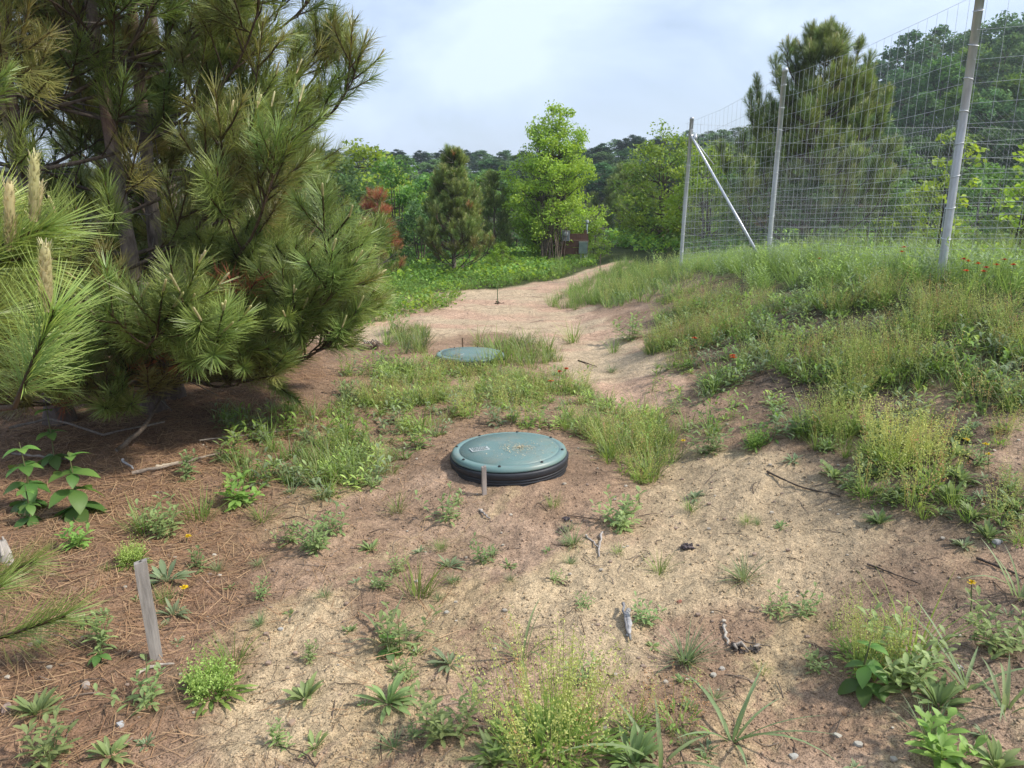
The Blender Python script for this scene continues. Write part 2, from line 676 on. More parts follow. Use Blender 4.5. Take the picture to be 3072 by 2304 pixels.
def post_mesh(parent, p, top, r, lean=(0, 0)):
    z0 = base_z(p)
    m = MB()
    lx, ly = lean
    lathe(m, [[r, 0], [r, 0.6], [r, 1.2], [r, top - z0 - 0.04], [r * 1.13, top - z0 - 0.04], [r * 1.13, top - z0 - 0.005], [r * 0.9, top - z0 + 0.012], [0.002, top - z0 + 0.02]], [0.52, 0.54, 0.57], 20)
    V, Q, C = m.arr()
    V[:, 0] += lx * V[:, 2] / (top - z0)
    V[:, 1] += ly * V[:, 2] / (top - z0)
    V += np.array([p[0], p[1], z0 - 0.25 * 0])
    # sink the foot
    V[:20, 2] -= 0.2
    o = build('post', (V, Q, C), M_GALV, parent)
    for k, h in enumerate(np.linspace(0.35, top - z0 - 0.2, 8)):
        t = MB()
        a = np.linspace(0, 2 * math.pi, 13)
        ring = np.stack([p[0] + lx * h / (top - z0) + (r + 0.004) * np.cos(a), p[1] + ly * h / (top - z0) + (r + 0.004) * np.sin(a), np.full(13, z0 + h) + 0.01 * np.sin(a + k)], 1)
        tube(t, ring, 0.004, [0.62, 0.64, 0.66], 4, False)
        build('wire_tie', t, M_WIRE, o)
    return o


def wire_panel(parent, p, q, top_p, top_q, r=0.0014, seed=0, net=True, off=(0, 0)):
    rg = np.random.default_rng(seed)
    d = q - p
    L = float(np.linalg.norm(d))
    n = max(8, int(L / 0.5))
    ts = np.linspace(0, 1, n)
    g = np.array([base_z(p + d * t) for t in ts]) + 0.02
    tops = lerp(top_p, top_q, ts) - 0.10 + 0.0 * ts
    sag = 0.05 * np.sin(ts * math.pi)
    m = MB()
    fr = np.array([0.0, 0.035, 0.07, 0.105, 0.145, 0.185, 0.23, 0.28, 0.33, 0.385, 0.44, 0.50, 0.565, 0.635, 0.71, 0.79, 0.89, 1.0])
    col = np.array([0.52, 0.54, 0.55])
    nx, ny = -d[1] / L, d[0] / L

    def pt(t, f, jit=0.0):
        x, y = p + d * t
        gz = np.interp(t, ts, g)
        tz = np.interp(t, ts, tops) - np.interp(t, ts, sag) * f
        return [x + nx * jit + off[0], y + ny * jit + off[1], gz + (tz - gz) * f]
    for f in fr:
        w = 0.012 * (rg.random(n) - 0.5)
        tube(m, [pt(t, f + 0.006 * (rg.random() - 0.5), w[k]) for k, t in enumerate(ts)], r * 1.15, col, 4, False)
    for t in np.arange(0.09, L, 0.152) / L:
        j = 0.02 * (rg.random(5) - 0.5)
        fs = np.linspace(0, 1, 5)
        tube(m, [pt(t + (j[k] * 0.35) / L, fs[k], j[k] * 0.4) for k in range(5)], r, col, 4, False)
    o = build('wire_mesh', m, M_WIRE, parent)
    o['kind'] = 'stuff'
    if net:                                              # fine hexagonal netting over the lower half
        m = MB()
        cell = 0.048
        zt = 1.32
        k = 0
        s = -zt
        while s < L:
            for sg in (1, -1):
                a0 = s if sg > 0 else s + zt
                a1 = s + zt if sg > 0 else s
                pa, pb = np.array([a0, 0.0]), np.array([a1, zt])
                # clip to the panel
                for P0, P1 in ((pa, pb),):
                    t0, t1 = 0.0, 1.0
                    dx = P1[0] - P0[0]
                    lo, hi = sorted(((0 - P0[0]) / dx, (L - P0[0]) / dx))
                    t0, t1 = max(t0, lo), min(t1, hi)
                    if t1 - t0 > 0.02:
                        pts = []
                        for u in np.linspace(t0, t1, 4):
                            c = P0 + (P1 - P0) * u
                            x, y, _ = pt(c[0] / L, 0.0, 0.012)
                            pts.append([x, y, np.interp(c[0] / L, ts, g) + c[1]])
                        tube(m, pts, 0.00048, col * 0.75, 3, False)
            s += cell
            k += 1
        o = build('wire_netting', m, M_WIRE, parent)
        o['kind'] = 'stuff'


TOP = [2.97, 3.27, 3.24, 3.25]
fence = thing('garden_fence', 'tall galvanised wire fence with steel posts along the grassy bank', 'fence', (0, 0, 0))
for k, (p, lean) in enumerate(zip(FENCE, ((0.06, 0), (0.02, 0.0), (-0.0, 0), (0, 0)))):
    post_mesh(fence, p, TOP[k], 0.0335, lean)
for k in range(3):
    wire_panel(fence, FENCE[k], FENCE[k + 1], TOP[k], TOP[k + 1], seed=k, off=(-0.045, 0))
m = MB()                                                  # diagonal brace from the corner post
b0 = np.array([3.22, 13.95, TOP[0] - 0.32])
b1 = np.array([3.66, 11.15, base_z([3.66, 11.15]) + 0.12])
tube(m, [b0, lerp(b0, b1, 0.5), b1], 0.0205, [0.54, 0.56, 0.60], 12)
brace = build('brace', m, M_GALV, fence)
m = MB()
tube(m, [b0 + [0, 0, 0.0], b0 + (0.07, 0, 0.03), b0 + (0.05, -0.1, -0.05)], 0.034, [0.6, 0.62, 0.64], 10)
build('brace_clamp', m, M_GALV, brace)
m = MB()
b2 = np.array([8.1, 14.25, base_z([8.1, 14.2]) + 0.5])
tube(m, [b0, b0 + (0.22, 0.02, -0.24), b0 + (0.44, 0.04, -0.48)], 0.011, [0.72, 0.74, 0.76], 8)
build('back_brace', m, M_GALV, fence)
bt = [TOP[0], 2.95, 2.9]
for k, p in enumerate(BACK[1:]):
    post_mesh(fence, p, bt[k + 1], 0.032, (0.03, 0))
for k in range(2):
    wire_panel(fence, BACK[k], BACK[k + 1], bt[k], bt[k + 1], seed=10 + k, r=0.0016, off=(0, 0.045))

# ------------------------------------------------------------------ septic riser lids
M_LID, n_, l_, b_, o_ = new_mat('lid_green_plastic')
tcn = n_.new('ShaderNodeTexCoord')
sep = n_.new('ShaderNodeSeparateXYZ')
l_.new(tcn.outputs['Object'], sep.inputs[0])


def _m(op, a, bb=None):
    k = n_.new('ShaderNodeMath')
    k.operation = op
    if hasattr(a, 'default_value') or hasattr(a, 'links'):
        l_.new(a, k.inputs[0])
    else:
        k.inputs[0].default_value = a
    if bb is not None:
        if hasattr(bb, 'links'):
            l_.new(bb, k.inputs[1])
        else:
            k.inputs[1].default_value = bb
    return k.outputs[0]


xx = _m('MULTIPLY', sep.outputs['X'], 300.0)
yy = _m('MULTIPLY', sep.outputs['Y'], 300.0)
sx = _m('ABSOLUTE', _m('SINE', _m('ADD', xx, yy)))
sy = _m('ABSOLUTE', _m('SINE', _m('SUBTRACT', xx, yy)))
gr = _m('MINIMUM', sx, sy)
rr = _m('SQRT', _m('ADD', _m('POWER', sep.outputs['X'], 2.0), _m('POWER', sep.outputs['Y'], 2.0)))
inside = _m('LESS_THAN', rr, 0.276)
vc = n_.new('ShaderNodeVertexColor')
vc.layer_name = 'Col'
dirt = n_.new('ShaderNodeTexNoise')
dirt.inputs['Scale'].default_value = 9.0
dirt.inputs['Detail'].default_value = 8.0
l_.new(tcn.outputs['Object'], dirt.inputs['Vector'])
ramp = n_.new('ShaderNodeMapRange')
ramp.inputs['From Min'].default_value = 0.45
ramp.inputs['From Max'].default_value = 0.75
ramp.inputs['To Max'].default_value = 0.45
l_.new(dirt.outputs['Fac'], ramp.inputs['Value'])
mxd = n_.new('ShaderNodeMix')
mxd.data_type = 'RGBA'
mxd.inputs['B'].default_value = (0.25, 0.24, 0.19, 1)
l_.new(ramp.outputs['Result'], mxd.inputs['Factor'])
l_.new(vc.outputs['Color'], mxd.inputs['A'])
grv = n_.new('ShaderNodeMapRange')
grv.inputs['From Max'].default_value = 0.35
grv.inputs['To Min'].default_value = 0.55
grv.inputs['To Max'].default_value = 1.0
l_.new(_m('MAXIMUM', gr, _m('SUBTRACT', 1.0, inside)), grv.inputs['Value'])
mxg = n_.new('ShaderNodeMix')
mxg.data_type = 'RGBA'
mxg.blend_type = 'MULTIPLY'
mxg.inputs['Factor'].default_value = 1.0
l_.new(mxd.outputs['Result'], mxg.inputs['A'])
l_.new(grv.outputs['Result'], mxg.inputs['B'])
l_.new(mxg.outputs['Result'], b_.inputs['Base Color'])
bp = n_.new('ShaderNodeBump')
bp.inputs['Strength'].default_value = 0.5
bp.inputs['Distance'].default_value = 0.003
l_.new(_m('MULTIPLY', _m('MINIMUM', gr, 0.4), inside), bp.inputs['Height'])
l_.new(bp.outputs['Normal'], b_.inputs['Normal'])
b_.inputs['Roughness'].default_value = 0.42
b_.inputs['Specular IOR Level'].default_value = 0.5


def riser_lid(name, label, pos, zt, rz, detail=True, tilt=(0, 0)):
    gz = float(H(*pos))
    t = thing(name, label, 'manhole lid', (pos[0], pos[1], gz), rz)
    t.rotation_euler = (tilt[0], tilt[1], rz)
    t.scale = (1.045, 1.045, 1)
    hgt = zt - gz
    green = [0.14, 0.235, 0.225]
    m = MB()
    lathe(m, [[0.0005, hgt + 0.012], [0.15, hgt + 0.011], [0.276, hgt + 0.006], [0.278, hgt + 0.001], [0.282, hgt - 0.001], [0.286, hgt + 0.003], [0.312, hgt + 0.001], [0.322, hgt - 0.006],
              [0.326, hgt - 0.018], [0.327, hgt - 0.026], [0.318, hgt - 0.027]], green, 96)
    lid = build('lid_cover', m, M_LID, t)
    m = MB()
    prof = [[0.319, hgt - 0.030], [0.334, hgt - 0.031], [0.337, hgt - 0.038], [0.336, hgt - 0.062], [0.330, hgt - 0.070], [0.325, hgt - 0.072]]
    for k in range(5):
        z = hgt - 0.074 - k * 0.016
        prof += [[0.331, z], [0.331, z - 0.008], [0.325, z - 0.010]]
    prof += [[0.325, -0.12]]
    lathe(m, prof, [0.022, 0.025, 0.032], 96)
    build('riser_ring', m, M_BLACK, t)
    if detail:
        nb = 8
        for k in range(nb):
            a = 2 * math.pi * (k + 0.35) / nb
            m = MB()
            c = (0.303 * math.cos(a), 0.303 * math.sin(a), 0)
            lathe(m, [[0.0075, hgt + 0.001], [0.0075, hgt + 0.007], [0.0055, hgt + 0.009], [0.0003, hgt + 0.009]], [0.02, 0.02, 0.022], 12, c)
            build('bolt', m, M_BLACK, lid)
        m = MB()
        box(m, (-0.165, 0.03, hgt + 0.0125), (0.105, 0.062, 0.003), [0.42, 0.46, 0.46])
        pl = build('label_plate', m, M_PAINT, lid, False)
        for r_ in range(4):                                # raised lettering, worn past reading
            m = MB()
            x0 = -0.210
            while x0 < -0.125:
                w_ = float(U(0.003, 0.011))
                box(m, (x0 + w_ / 2, 0.052 - r_ * 0.0145, hgt + 0.0146), (w_, 0.009, 0.0016), [0.12, 0.16, 0.16])
                x0 += w_ + float(U(0.002, 0.005))
            build('lettering_row', m, M_PAINT, pl, False)
    return t


riser_lid('riser_lid', 'green round riser lid with bolted rim and label, nearest the camera', LID1, 0.155, 0.35, True, (R(-1.0), R(-1.2)))
riser_lid('riser_lid', 'green round riser lid half hidden by tall grass, farther away', LID2, 0.085, 1.1, True, (0, R(0.8)))
m = MB()
a = U(0, 6.28, 450)
rr_ = np.abs(rng.normal(0, 0.085, 450))
P = np.stack([LID1[0] + 0.06 + rr_ * np.cos(a) * 1.25, LID1[1] - 0.02 + rr_ * np.sin(a), 0.1695 + U(0, 0.004, 450)], 1)
diamonds(m, P, U(0.006, 0.014, 450), U(0.003, 0.005, 450), np.array([0.50, 0.44, 0.30]), np.array([0, 0, 3.0]), 0.35)
tag(build('seed_debris', m, M_LITTER), 'pale dry seed husks scattered on the nearest green lid', 'debris', kind='stuff')


# ------------------------------------------------------------------ wooden stakes
def stake(label, px, py, h, w, d, lean, rz, hole=True, col=(0.34, 0.31, 0.28), name='wooden_stake'):
    x, y = gp(px, py)
    t = thing(name, label, 'stake', (x, y, float(H(x, y))), rz)
    t.rotation_euler = (lean[1], lean[0], rz)
    m = MB()
    n = 7
    zs = np.linspace(-0.08, h, n)
    rows = []
    for k, z in enumerate(zs):
        j = (rng.random((4, 2)) - 0.5) * w * 0.07
        f = 1.0
        rows.append(np.array([[-w / 2, -d / 2, z], [w / 2, -d / 2, z], [w / 2, d / 2, z], [-w / 2, d / 2, z]]) * [f, f, 1] + np.pad(j, ((0, 0), (0, 1))))
    rows[-1][:, 2] += np.array([-0.004, 0.006, 0.008, 0.0]) * (w / 0.04)
    V = np.concatenate(rows)
    q = [[k * 4 + j, k * 4 + (j + 1) % 4, k * 4 + 4 + (j + 1) % 4, k * 4 + 4 + j] for k in range(n - 1) for j in range(4)]
    q += [[(n - 1) * 4 + j for j in range(4)]]
    m.add(V, q, np.array(col))
    shaft = build('shaft', m, M_WOOD, t, False)
    if hole:
        m = MB()
        lathe(m, [[w * 0.10, 0], [w * 0.09, 0.002], [0.0002, 0.002]], [0.03, 0.025, 0.02], 10, (w * 0.05, 0, h + 0.0035))
        build('nail', m, M_BLACK, shaft)
    return t


stake('tall grey weathered wooden stake leaning left in the pine litter', 472, 1985, 0.37, 0.039, 0.02, (R(-2.0), R(-2)), R(24))
stake('short grey wooden stake in front of the nearest green lid', 1453, 1487, 0.165, 0.024, 0.014, (R(-1.5), R(3)), R(18), col=(0.38, 0.33, 0.30))
stake('thin brown stake behind the farther green lid', 1388, 1046, 0.11, 0.016, 0.012, (0, 0), 0, False, (0.25, 0.17, 0.11))
stake('slender green marker rod standing in the sandy path', 1492, 912, 0.27, 0.011, 0.011, (R(1), 0), 0, False, (0.12, 0.20, 0.09), 'marker_rod')
stake('slim dark stake beside the far bend of the path', 1800, 812, 0.34, 0.02, 0.02, (0, 0), 0, False, (0.16, 0.13, 0.10), 'marker_stake')

# ------------------------------------------------------------------ pines
GREEN_N = np.array([0.148, 0.222, 0.054])
TIP_N = np.array([0.285, 0.355, 0.100])
OLIVE_N = np.array([0.205, 0.195, 0.060])
DEAD_N = np.array([0.34, 0.135, 0.06])
CANDLE = np.array([0.60, 0.56, 0.30])


def frame_of(d):
    d = norm(d)
    r = np.array([0.0, 0, 1]) if abs(d[2]) < 0.95 else np.array([1.0, 0, 0])
    s = norm(np.cross(d, r))
    return s, np.cross(s, d), d


def shoot(mb, o, d, L, nneedle, nl, w, ca, cb, candles=0, full=0.12, seg=3):
    """one twig with its needles, growing from o along d"""
    s, u, d = frame_of(d)
    o = np.asarray(o, float)
    bend = 0.12 * L
    tpts = [o, o + d * L * 0.5 - u * 0, o + d * L + np.array([0, 0, bend])]
    tube(mb, tpts, [0.006, 0.005, 0.004], [0.10, 0.065, 0.04], 4, False)
    t = full + (1 - full) * rng.random(nneedle) ** 0.8
    a = rng.uniform(0, 2 * math.pi, nneedle)
    rad = s[None] * np.cos(a)[:, None] + u[None] * np.sin(a)[:, None]
    fwd = lerp(0.55, 1.25, t)[:, None] + rng.normal(0, 0.18, (nneedle, 1))
    dr = norm(rad + d[None] * fwd + np.array([0, 0, 0.10]))
    base = o + d * (t * L)[:, None] + np.array([0, 0, 1.0]) * (bend * t * t)[:, None]
    ln = nl * rng.uniform(0.75, 1.1, nneedle)
    strips(mb, base, dr, norm(rad * 0.3 + d[None] + 0.05), ln, w, rng.uniform(-0.12, 0.25, nneedle), np.array([0.8, 1.0, 0.3])[:seg], ca, cb, var=0.3)
    end = o + d * L + np.array([0, 0, bend])
    for k in range(candles):
        cd = norm(d * 0.35 + np.array([0, 0, 1.0]) + rng.normal(0, 0.12, 3) + (0 if k == 0 else 1) * rng.normal(0, 0.18, 3))
        ch = nl * (rng.uniform(0.5, 0.75) if k == 0 else rng.uniform(0.25, 0.45))
        cw = 0.0052 * nl / 0.13
        pts = [end, end + cd * ch * 0.5, end + cd * ch * 0.92, end + cd * ch]
        tube(mb, pts, [cw, cw * 1.1, cw * 1.0, cw * 0.35], np.array([[0.42, 0.33, 0.17], CANDLE * 0.9, CANDLE, CANDLE * 1.1]), 6, True)


def spray_mesh(name, ca, cb, nn=150, w=0.0036, candle=0, sides=2, L=0.27, nl=0.135):
    mb = MB()
    shoot(mb, (0, 0, 0), (0, 0, 1), L, nn, nl, w, ca, cb, candle)
    for k in range(sides):
        a = k * math.pi + U(-0.6, 0.6)
        d = norm([math.cos(a) * 0.75, math.sin(a) * 0.75, 1.0])
        shoot(mb, (0, 0, 0.02 + 0.05 * k), d, L * 0.8, int(nn * 0.75), nl * 0.95, w, ca, cb, 1 if candle and k == 0 else 0)
    return mesh_of(name, mb, M_NEEDLE)


SPRAY = {
    'c': [spray_mesh('needle_spray', GREEN_N, TIP_N, candle=2), spray_mesh('needle_spray', GREEN_N * 0.95, TIP_N, candle=1), spray_mesh('needle_spray', GREEN_N * 1.1, TIP_N * 1.1, candle=3)],
    'g': [spray_mesh('needle_spray', GREEN_N * 0.85, TIP_N * 0.8), spray_mesh('needle_spray', GREEN_N, TIP_N * 0.9, sides=3)],
    'o': [spray_mesh('needle_spray', OLIVE_N, OLIVE_N * 1.35, nn=110), spray_mesh('needle_spray', OLIVE_N * 0.9, TIP_N * 0.85, nn=120)],
    'd': [spray_mesh('needle_spray', DEAD_N, DEAD_N * 1.15, nn=70)],
}


def mat_to(d, pos, sc, roll):
    s, u, d = frame_of(d)
    Mx = Matrix(((s[0], u[0], d[0], 0), (s[1], u[1], d[1], 0), (s[2], u[2], d[2], 0), (0, 0, 0, 1)))
    return Matrix.Translation(Vector(pos)) @ Mx @ Matrix.Rotation(roll, 4, 'Z') @ Matrix.Diagonal((sc, sc, sc, 1))


BARK_C = np.array([0.29, 0.235, 0.205])
BARK_R = np.array([0.28, 0.14, 0.105])


def trunk_mesh(parent, pts, rad, sides=12):
    """uneven bark trunk with reddish collars"""
    pts = np.asarray(pts, float)
    K = 34
    t = np.linspace(0, 1, K)
    tt = np.linspace(0, 1, len(pts))
    P = np.stack([np.interp(t, tt, pts[:, i]) for i in range(3)], 1)
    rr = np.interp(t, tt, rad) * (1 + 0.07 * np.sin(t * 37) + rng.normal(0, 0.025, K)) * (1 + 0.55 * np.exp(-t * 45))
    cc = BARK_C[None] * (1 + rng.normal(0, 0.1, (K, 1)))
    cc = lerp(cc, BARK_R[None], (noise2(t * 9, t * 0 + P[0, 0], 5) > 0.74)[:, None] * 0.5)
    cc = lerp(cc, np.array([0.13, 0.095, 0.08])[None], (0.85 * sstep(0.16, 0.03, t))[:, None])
    m = MB()
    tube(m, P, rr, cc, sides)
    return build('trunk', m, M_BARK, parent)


def pine_branch(tree, p0, az, L, e0, e1, density, kinds, r0=0.02, sc=1.0, bare=0.3, dead=0.0):
    """a limb with side twigs; sprays of needles are its sub-parts"""
    n = 8
    pts = [np.asarray(p0, float)]
    dirs = []
    azk = az
    for k in range(n):
        t = (k + 0.5) / n
        e = lerp(e0, e1, t * t)
        azk += rng.normal(0, 0.06)
        d = np.array([math.sin(azk) * math.cos(e), math.cos(azk) * math.cos(e), math.sin(e)])
        dirs.append(d)
        pts.append(pts[-1] + d * L / n)
    pts = np.array(pts)
    m = MB()
    g = rng.uniform(0.8, 1.25)
    colb = np.linspace(0, 1, n + 1)[:, None]
    tube(m, pts, np.linspace(r0, 0.006, n + 1), lerp(np.array([0.23, 0.185, 0.155]) * g, np.array([0.13, 0.085, 0.055]) * g, colb), 6)
    spots = []
    nt = max(2, int(density * L))
    for k in range(nt):
        t = bare + (1 - bare) * (k + rng.uniform(0.1, 0.9)) / nt
        i = min(int(t * n), n - 1)
        q = lerp(pts[i], pts[i + 1], t * n - i)
        d0 = dirs[i]
        sgn = 1 if k % 2 else -1
        yaw = sgn * rng.uniform(0.5, 1.0)
        hx = np.array([d0[0] * math.cos(yaw) - d0[1] * math.sin(yaw), d0[0] * math.sin(yaw) + d0[1] * math.cos(yaw), d0[2] + rng.uniform(-0.05, 0.45)])
        hx = norm(hx)
        tl = rng.uniform(0.12, 0.34) * (1.25 - 0.7 * t) * min(1.0, L)
        e = q + hx * tl + np.array([0, 0, 0.15 * tl])
        tube(m, [q, lerp(q, e, 0.5) + rng.normal(0, 0.008, 3), e], [0.007, 0.006, 0.004], np.array([0.15, 0.11, 0.08]) * g, 4, False)
        up = rng.uniform(0.3, 1.1)
        spots.append((e, norm(hx + np.array([0, 0, up])), t))
    spots.append((pts[-1], norm(dirs[-1] + np.array([0, 0, 0.7])), 1.0))
    spots.append((lerp(pts[-2], pts[-1], 0.3), norm(dirs[-1] + rng.normal(0, 0.35, 3) + np.array([0, 0, 0.3])), 0.95))
    for k in range(rng.integers(1, 4)):                   # bare dead twigs inside the crown
        i = rng.integers(0, max(1, int(n * 0.5)))
        e = pts[i] + norm(rng.normal(0, 1, 3) * [1, 1, 0.5] + dirs[i]) * rng.uniform(0.15, 0.45)
        tube(m, [pts[i], lerp(pts[i], e, 0.5) + rng.normal(0, 0.02, 3), e], [0.006, 0.004, 0.002], [0.26, 0.23, 0.21], 4, False)
    o = build('branch', m, M_BARK, tree)
    for e, d, t in spots:
        kd = 'd' if rng.random() < dead else kinds(t, e)
        ms = SPRAY[kd][rng.integers(len(SPRAY[kd]))]
        link('needle_spray', ms, o, mat_to(d, e, sc * rng.uniform(0.8, 1.12), rng.uniform(0, 6.28)))
    return o


def pine(name, label, base, height, r0, lean, z0, spacing, per, reach, density, sc=1.0, e=(0.15, 0.9), top_detail=True, kinds=None, dead=0.0, group=None, zmax=None, azfilter=None, bare=0.3):
    x, y = base
    t = thing(name, label, 'pine tree', (x, y, float(H(x, y)) - 0.03), 0, group)
    K = 8
    zz = np.linspace(0, height, K)
    ax = np.stack([lean[0] * (zz / height) ** 1.2 + np.cumsum(rng.normal(0, 0.012, K)) * height / 6, lean[1] * zz / height + np.cumsum(rng.normal(0, 0.012, K)) * height / 6, zz], 1)
    ax[0, :2] = 0
    trunk_mesh(t, ax, np.linspace(r0, r0 * 0.12, K))
    kinds = kinds or (lambda tt, e_: 'c' if (tt > 0.86 and rng.random() < 0.5) else ('g' if rng.random() < 0.6 else 'o'))
    z = z0
    while z < height * 0.97:
        f = z / height
        L = reach(f)
        for k in range(per if f < 0.8 else max(3, per - 2)):
            a = 2 * math.pi * (k + rng.uniform(-0.25, 0.25)) / per + z * 2.3
            if azfilter and not azfilter(math.degrees(a) % 360, z):
                continue
            p = np.array([np.interp(z, zz, ax[:, i]) for i in range(3)])
            p[2] += rng.uniform(-0.04, 0.04)
            pine_branch(t, p, a, L * rng.uniform(0.62, 1.22), e[0] + 0.35 * f + rng.uniform(-0.1, 0.1), e[1] + rng.uniform(-0.15, 0.2), density if (zmax is None or z < zmax) else density * 0.45, kinds, max(0.006, r0 * 0.28 * (1 - 0.6 * f)), sc, bare, dead)
        z += spacing * rng.uniform(0.85, 1.15)
    tip = ax[-1]
    for k in range(3):
        ms = SPRAY['c'][k]
        link('needle_spray', ms, t, mat_to(norm([rng.normal(0, 0.15), rng.normal(0, 0.15), 1]), tip - np.array([0, 0, 0.1 * k]), sc, k))
    return t


def gxy(px, py):
    return gp(px, py)


big_reach = lambda f: lerp(1.75, 0.35, max(0.0, (f - 0.25) / 0.75)) if f > 0.25 else lerp(1.35, 1.75, f / 0.25)
pA, pB, pC = gxy(462, 1235), gxy(522, 1190), gxy(180, 1262)
pA_tree = pine('pine_tree', 'big pine with forked reddish trunk, nearest the sandy ground on the left', pA, 5.0, 0.064, (-0.25, 0.1), 0.30, 0.40, 5, big_reach, 3.7, 1.08, (0.02, 0.9), zmax=3.3, azfilter=lambda a_, z_: not (1.0 < z_ < 2.1 and 80 < a_ < 225))
pB_tree = pine('pine_tree', 'big straight-trunked pine just behind and right of the forked pine', pB, 5.4, 0.062, (0.05, 0.05), 0.24, 0.36, 5, lambda f: 0.98 * big_reach(f), 4.3, 1.08, (-0.02, 0.9), zmax=3.4, azfilter=lambda a_, z_: not (1.1 < z_ < 2.1 and 130 < a_ < 230))
pC_tree = pine('pine_tree', 'big pine whose dark trunk base shows at the left edge of the litter', pC, 5.2, 0.072, (-0.1, 0.1), 0.55, 0.4, 5, big_reach, 4.2, 1.08, (0.08, 0.9), zmax=3.3)
pine('pine_tree', 'rear pine closing the gap behind the big left pines', (-3.3, 7.4), 5.2, 0.08, (0.1, 0.0), 0.3, 0.42, 5, lambda f: 0.85 * big_reach(f), 3.2, 1.1, zmax=4.2)

for z_, az_, L_, e0_ in ((0.32, 100, 1.5, 0.05), (0.40, 70, 1.35, 0.02), (0.5, 135, 1.55, -0.02), (0.62, 50, 1.3, 0.0), (0.55, 165, 1.3, -0.1), (0.42, 85, 1.4, 0.0), (0.75, 110, 1.6, -0.08), (0.3, 190, 0.9, -0.05), (0.7, 150, 1.5, -0.1), (0.95, 95, 1.55, -0.05)):
    for tr_ in ((pB_tree,) if az_ < 90 else (pB_tree, pA_tree) if az_ in (110, 135) else (pA_tree,)):
        pine_branch(tr_, (0, 0, z_), R(az_ + U(-8, 8)), L_, e0_, 0.45, 4.6, lambda tt, e_: 'c' if tt > 0.9 else ('g' if rng.random() < 0.45 else 'o'), 0.022, 1.1, 0.3, 0.03)

for tr_, z_, az_, L_, e0_ in ((pA_tree, 0.28, 165, 0.95, -0.12), (pA_tree, 0.34, 205, 1.0, -0.15), (pC_tree, 0.35, 120, 1.0, -0.12), (pC_tree, 0.45, 165, 1.1, -0.18), (pB_tree, 0.22, 115, 1.1, -0.02), (pB_tree, 0.3, 140, 1.2, -0.1), (pA_tree, 0.45, 125, 1.25, -0.16)):
    pine_branch(tr_, (0, 0, z_), R(az_), L_, e0_, 0.3, 4.2, lambda tt, e_: 'o' if rng.random() < 0.6 else 'g', 0.016, 0.95, 0.4, 0.12)

# pine whose trunk stands left of the picture: its limbs reach in
tC = thing('pine_tree', 'close pine reaching in from the left edge with pale candle buds', 'pine tree', (-2.35, 1.75, float(H(-2.35, 1.75))), 0)
trunk_mesh(tC, [(0, 0, 0), (0.02, 0, 1.2), (0, 0.02, 2.4), (0, 0, 3.4)], [0.07, 0.06, 0.04, 0.012])
loc0 = np.array([-2.35, 1.75, float(H(-2.35, 1.75))])
NEAR = []
for k in range(3):
    mb = MB()
    shoot(mb, (0, 0, 0), (0, 0, 1), 0.24, 330, 0.15, 0.0021, GREEN_N * 1.25, TIP_N * 1.35, 0)
    NEAR.append(mesh_of('needle_spray', mb, M_NEEDLE))
mb = MB()
shoot(mb, (0, 0, 0), (0, 0, 1), 0.22, 260, 0.13, 0.0020, GREEN_N, TIP_N * 1.1, 0)
NEAR.append(mesh_of('needle_spray', mb, M_NEEDLE))


def limb(tips, start, r=0.018):
    """a limb from the close pine's trunk through given shoot positions (tree space)"""
    m = MB()
    s = np.asarray(start, float)
    ends = []
    for (tip, d, ms, sc) in tips:
        tip = np.asarray(tip) - loc0
        d = norm(d)
        root = tip - d * 0.24 * sc
        mid = lerp(s, root, 0.55) + np.array([0, 0, -0.06])
        tt = np.linspace(0, 1, 8)[:, None]
        P = (1 - tt) ** 2 * s + 2 * tt * (1 - tt) * mid + tt ** 2 * root
        tube(m, P, np.linspace(r, 0.006, 8), [0.15, 0.105, 0.075], 6)
        ends.append((root, d, ms, sc))
    o = build('branch', m, M_BARK, tC)
    for root, d, ms, sc in ends:
        link('needle_spray', NEAR[ms], o, mat_to(d, root, sc, rng.uniform(0, 6.28)))
        for k in range((3 if ms < 3 else 0)):
            end = root + d * 0.235 * sc + np.array([0, 0, 0.02])
            cd = norm(np.array([0.08, 0, 1.0]) + rng.normal(0, 0.16, 3) * (k > 0) + d * 0.1)
            ch = (0.135, 0.085, 0.06)[k] * rng.uniform(0.9, 1.1)
            cw = (0.0095, 0.0075, 0.006)[k]
            m2 = MB()
            tt = np.linspace(0, 1, 9)
            tube(m2, end + cd * (tt * ch)[:, None], cw * np.array([0.8, 1, 1.08, 1.0, 1.08, 1.0, 1.05, 0.9, 0.45]), lerp(np.array([0.40, 0.31, 0.17]), CANDLE * 1.05, np.minimum(1, tt * 1.6)[:, None]), 8)
            nb = 130
            a = rng.uniform(0, 6.28, nb)
            tq = rng.uniform(0.03, 1, nb)
            s_, u_, _d = frame_of(cd)
            rad = s_ * np.cos(a)[:, None] + u_ * np.sin(a)[:, None]
            strips(m2, end + cd * (tq * ch)[:, None] + rad * cw * 0.9, norm(cd + rad * 0.35), rad, 0.014, 0.003, -0.2, [1, 0.8, 0.2], CANDLE * 0.95, np.array([0.70, 0.64, 0.40]), var=0.25)
            build('candle', m2, M_LEAF, o)


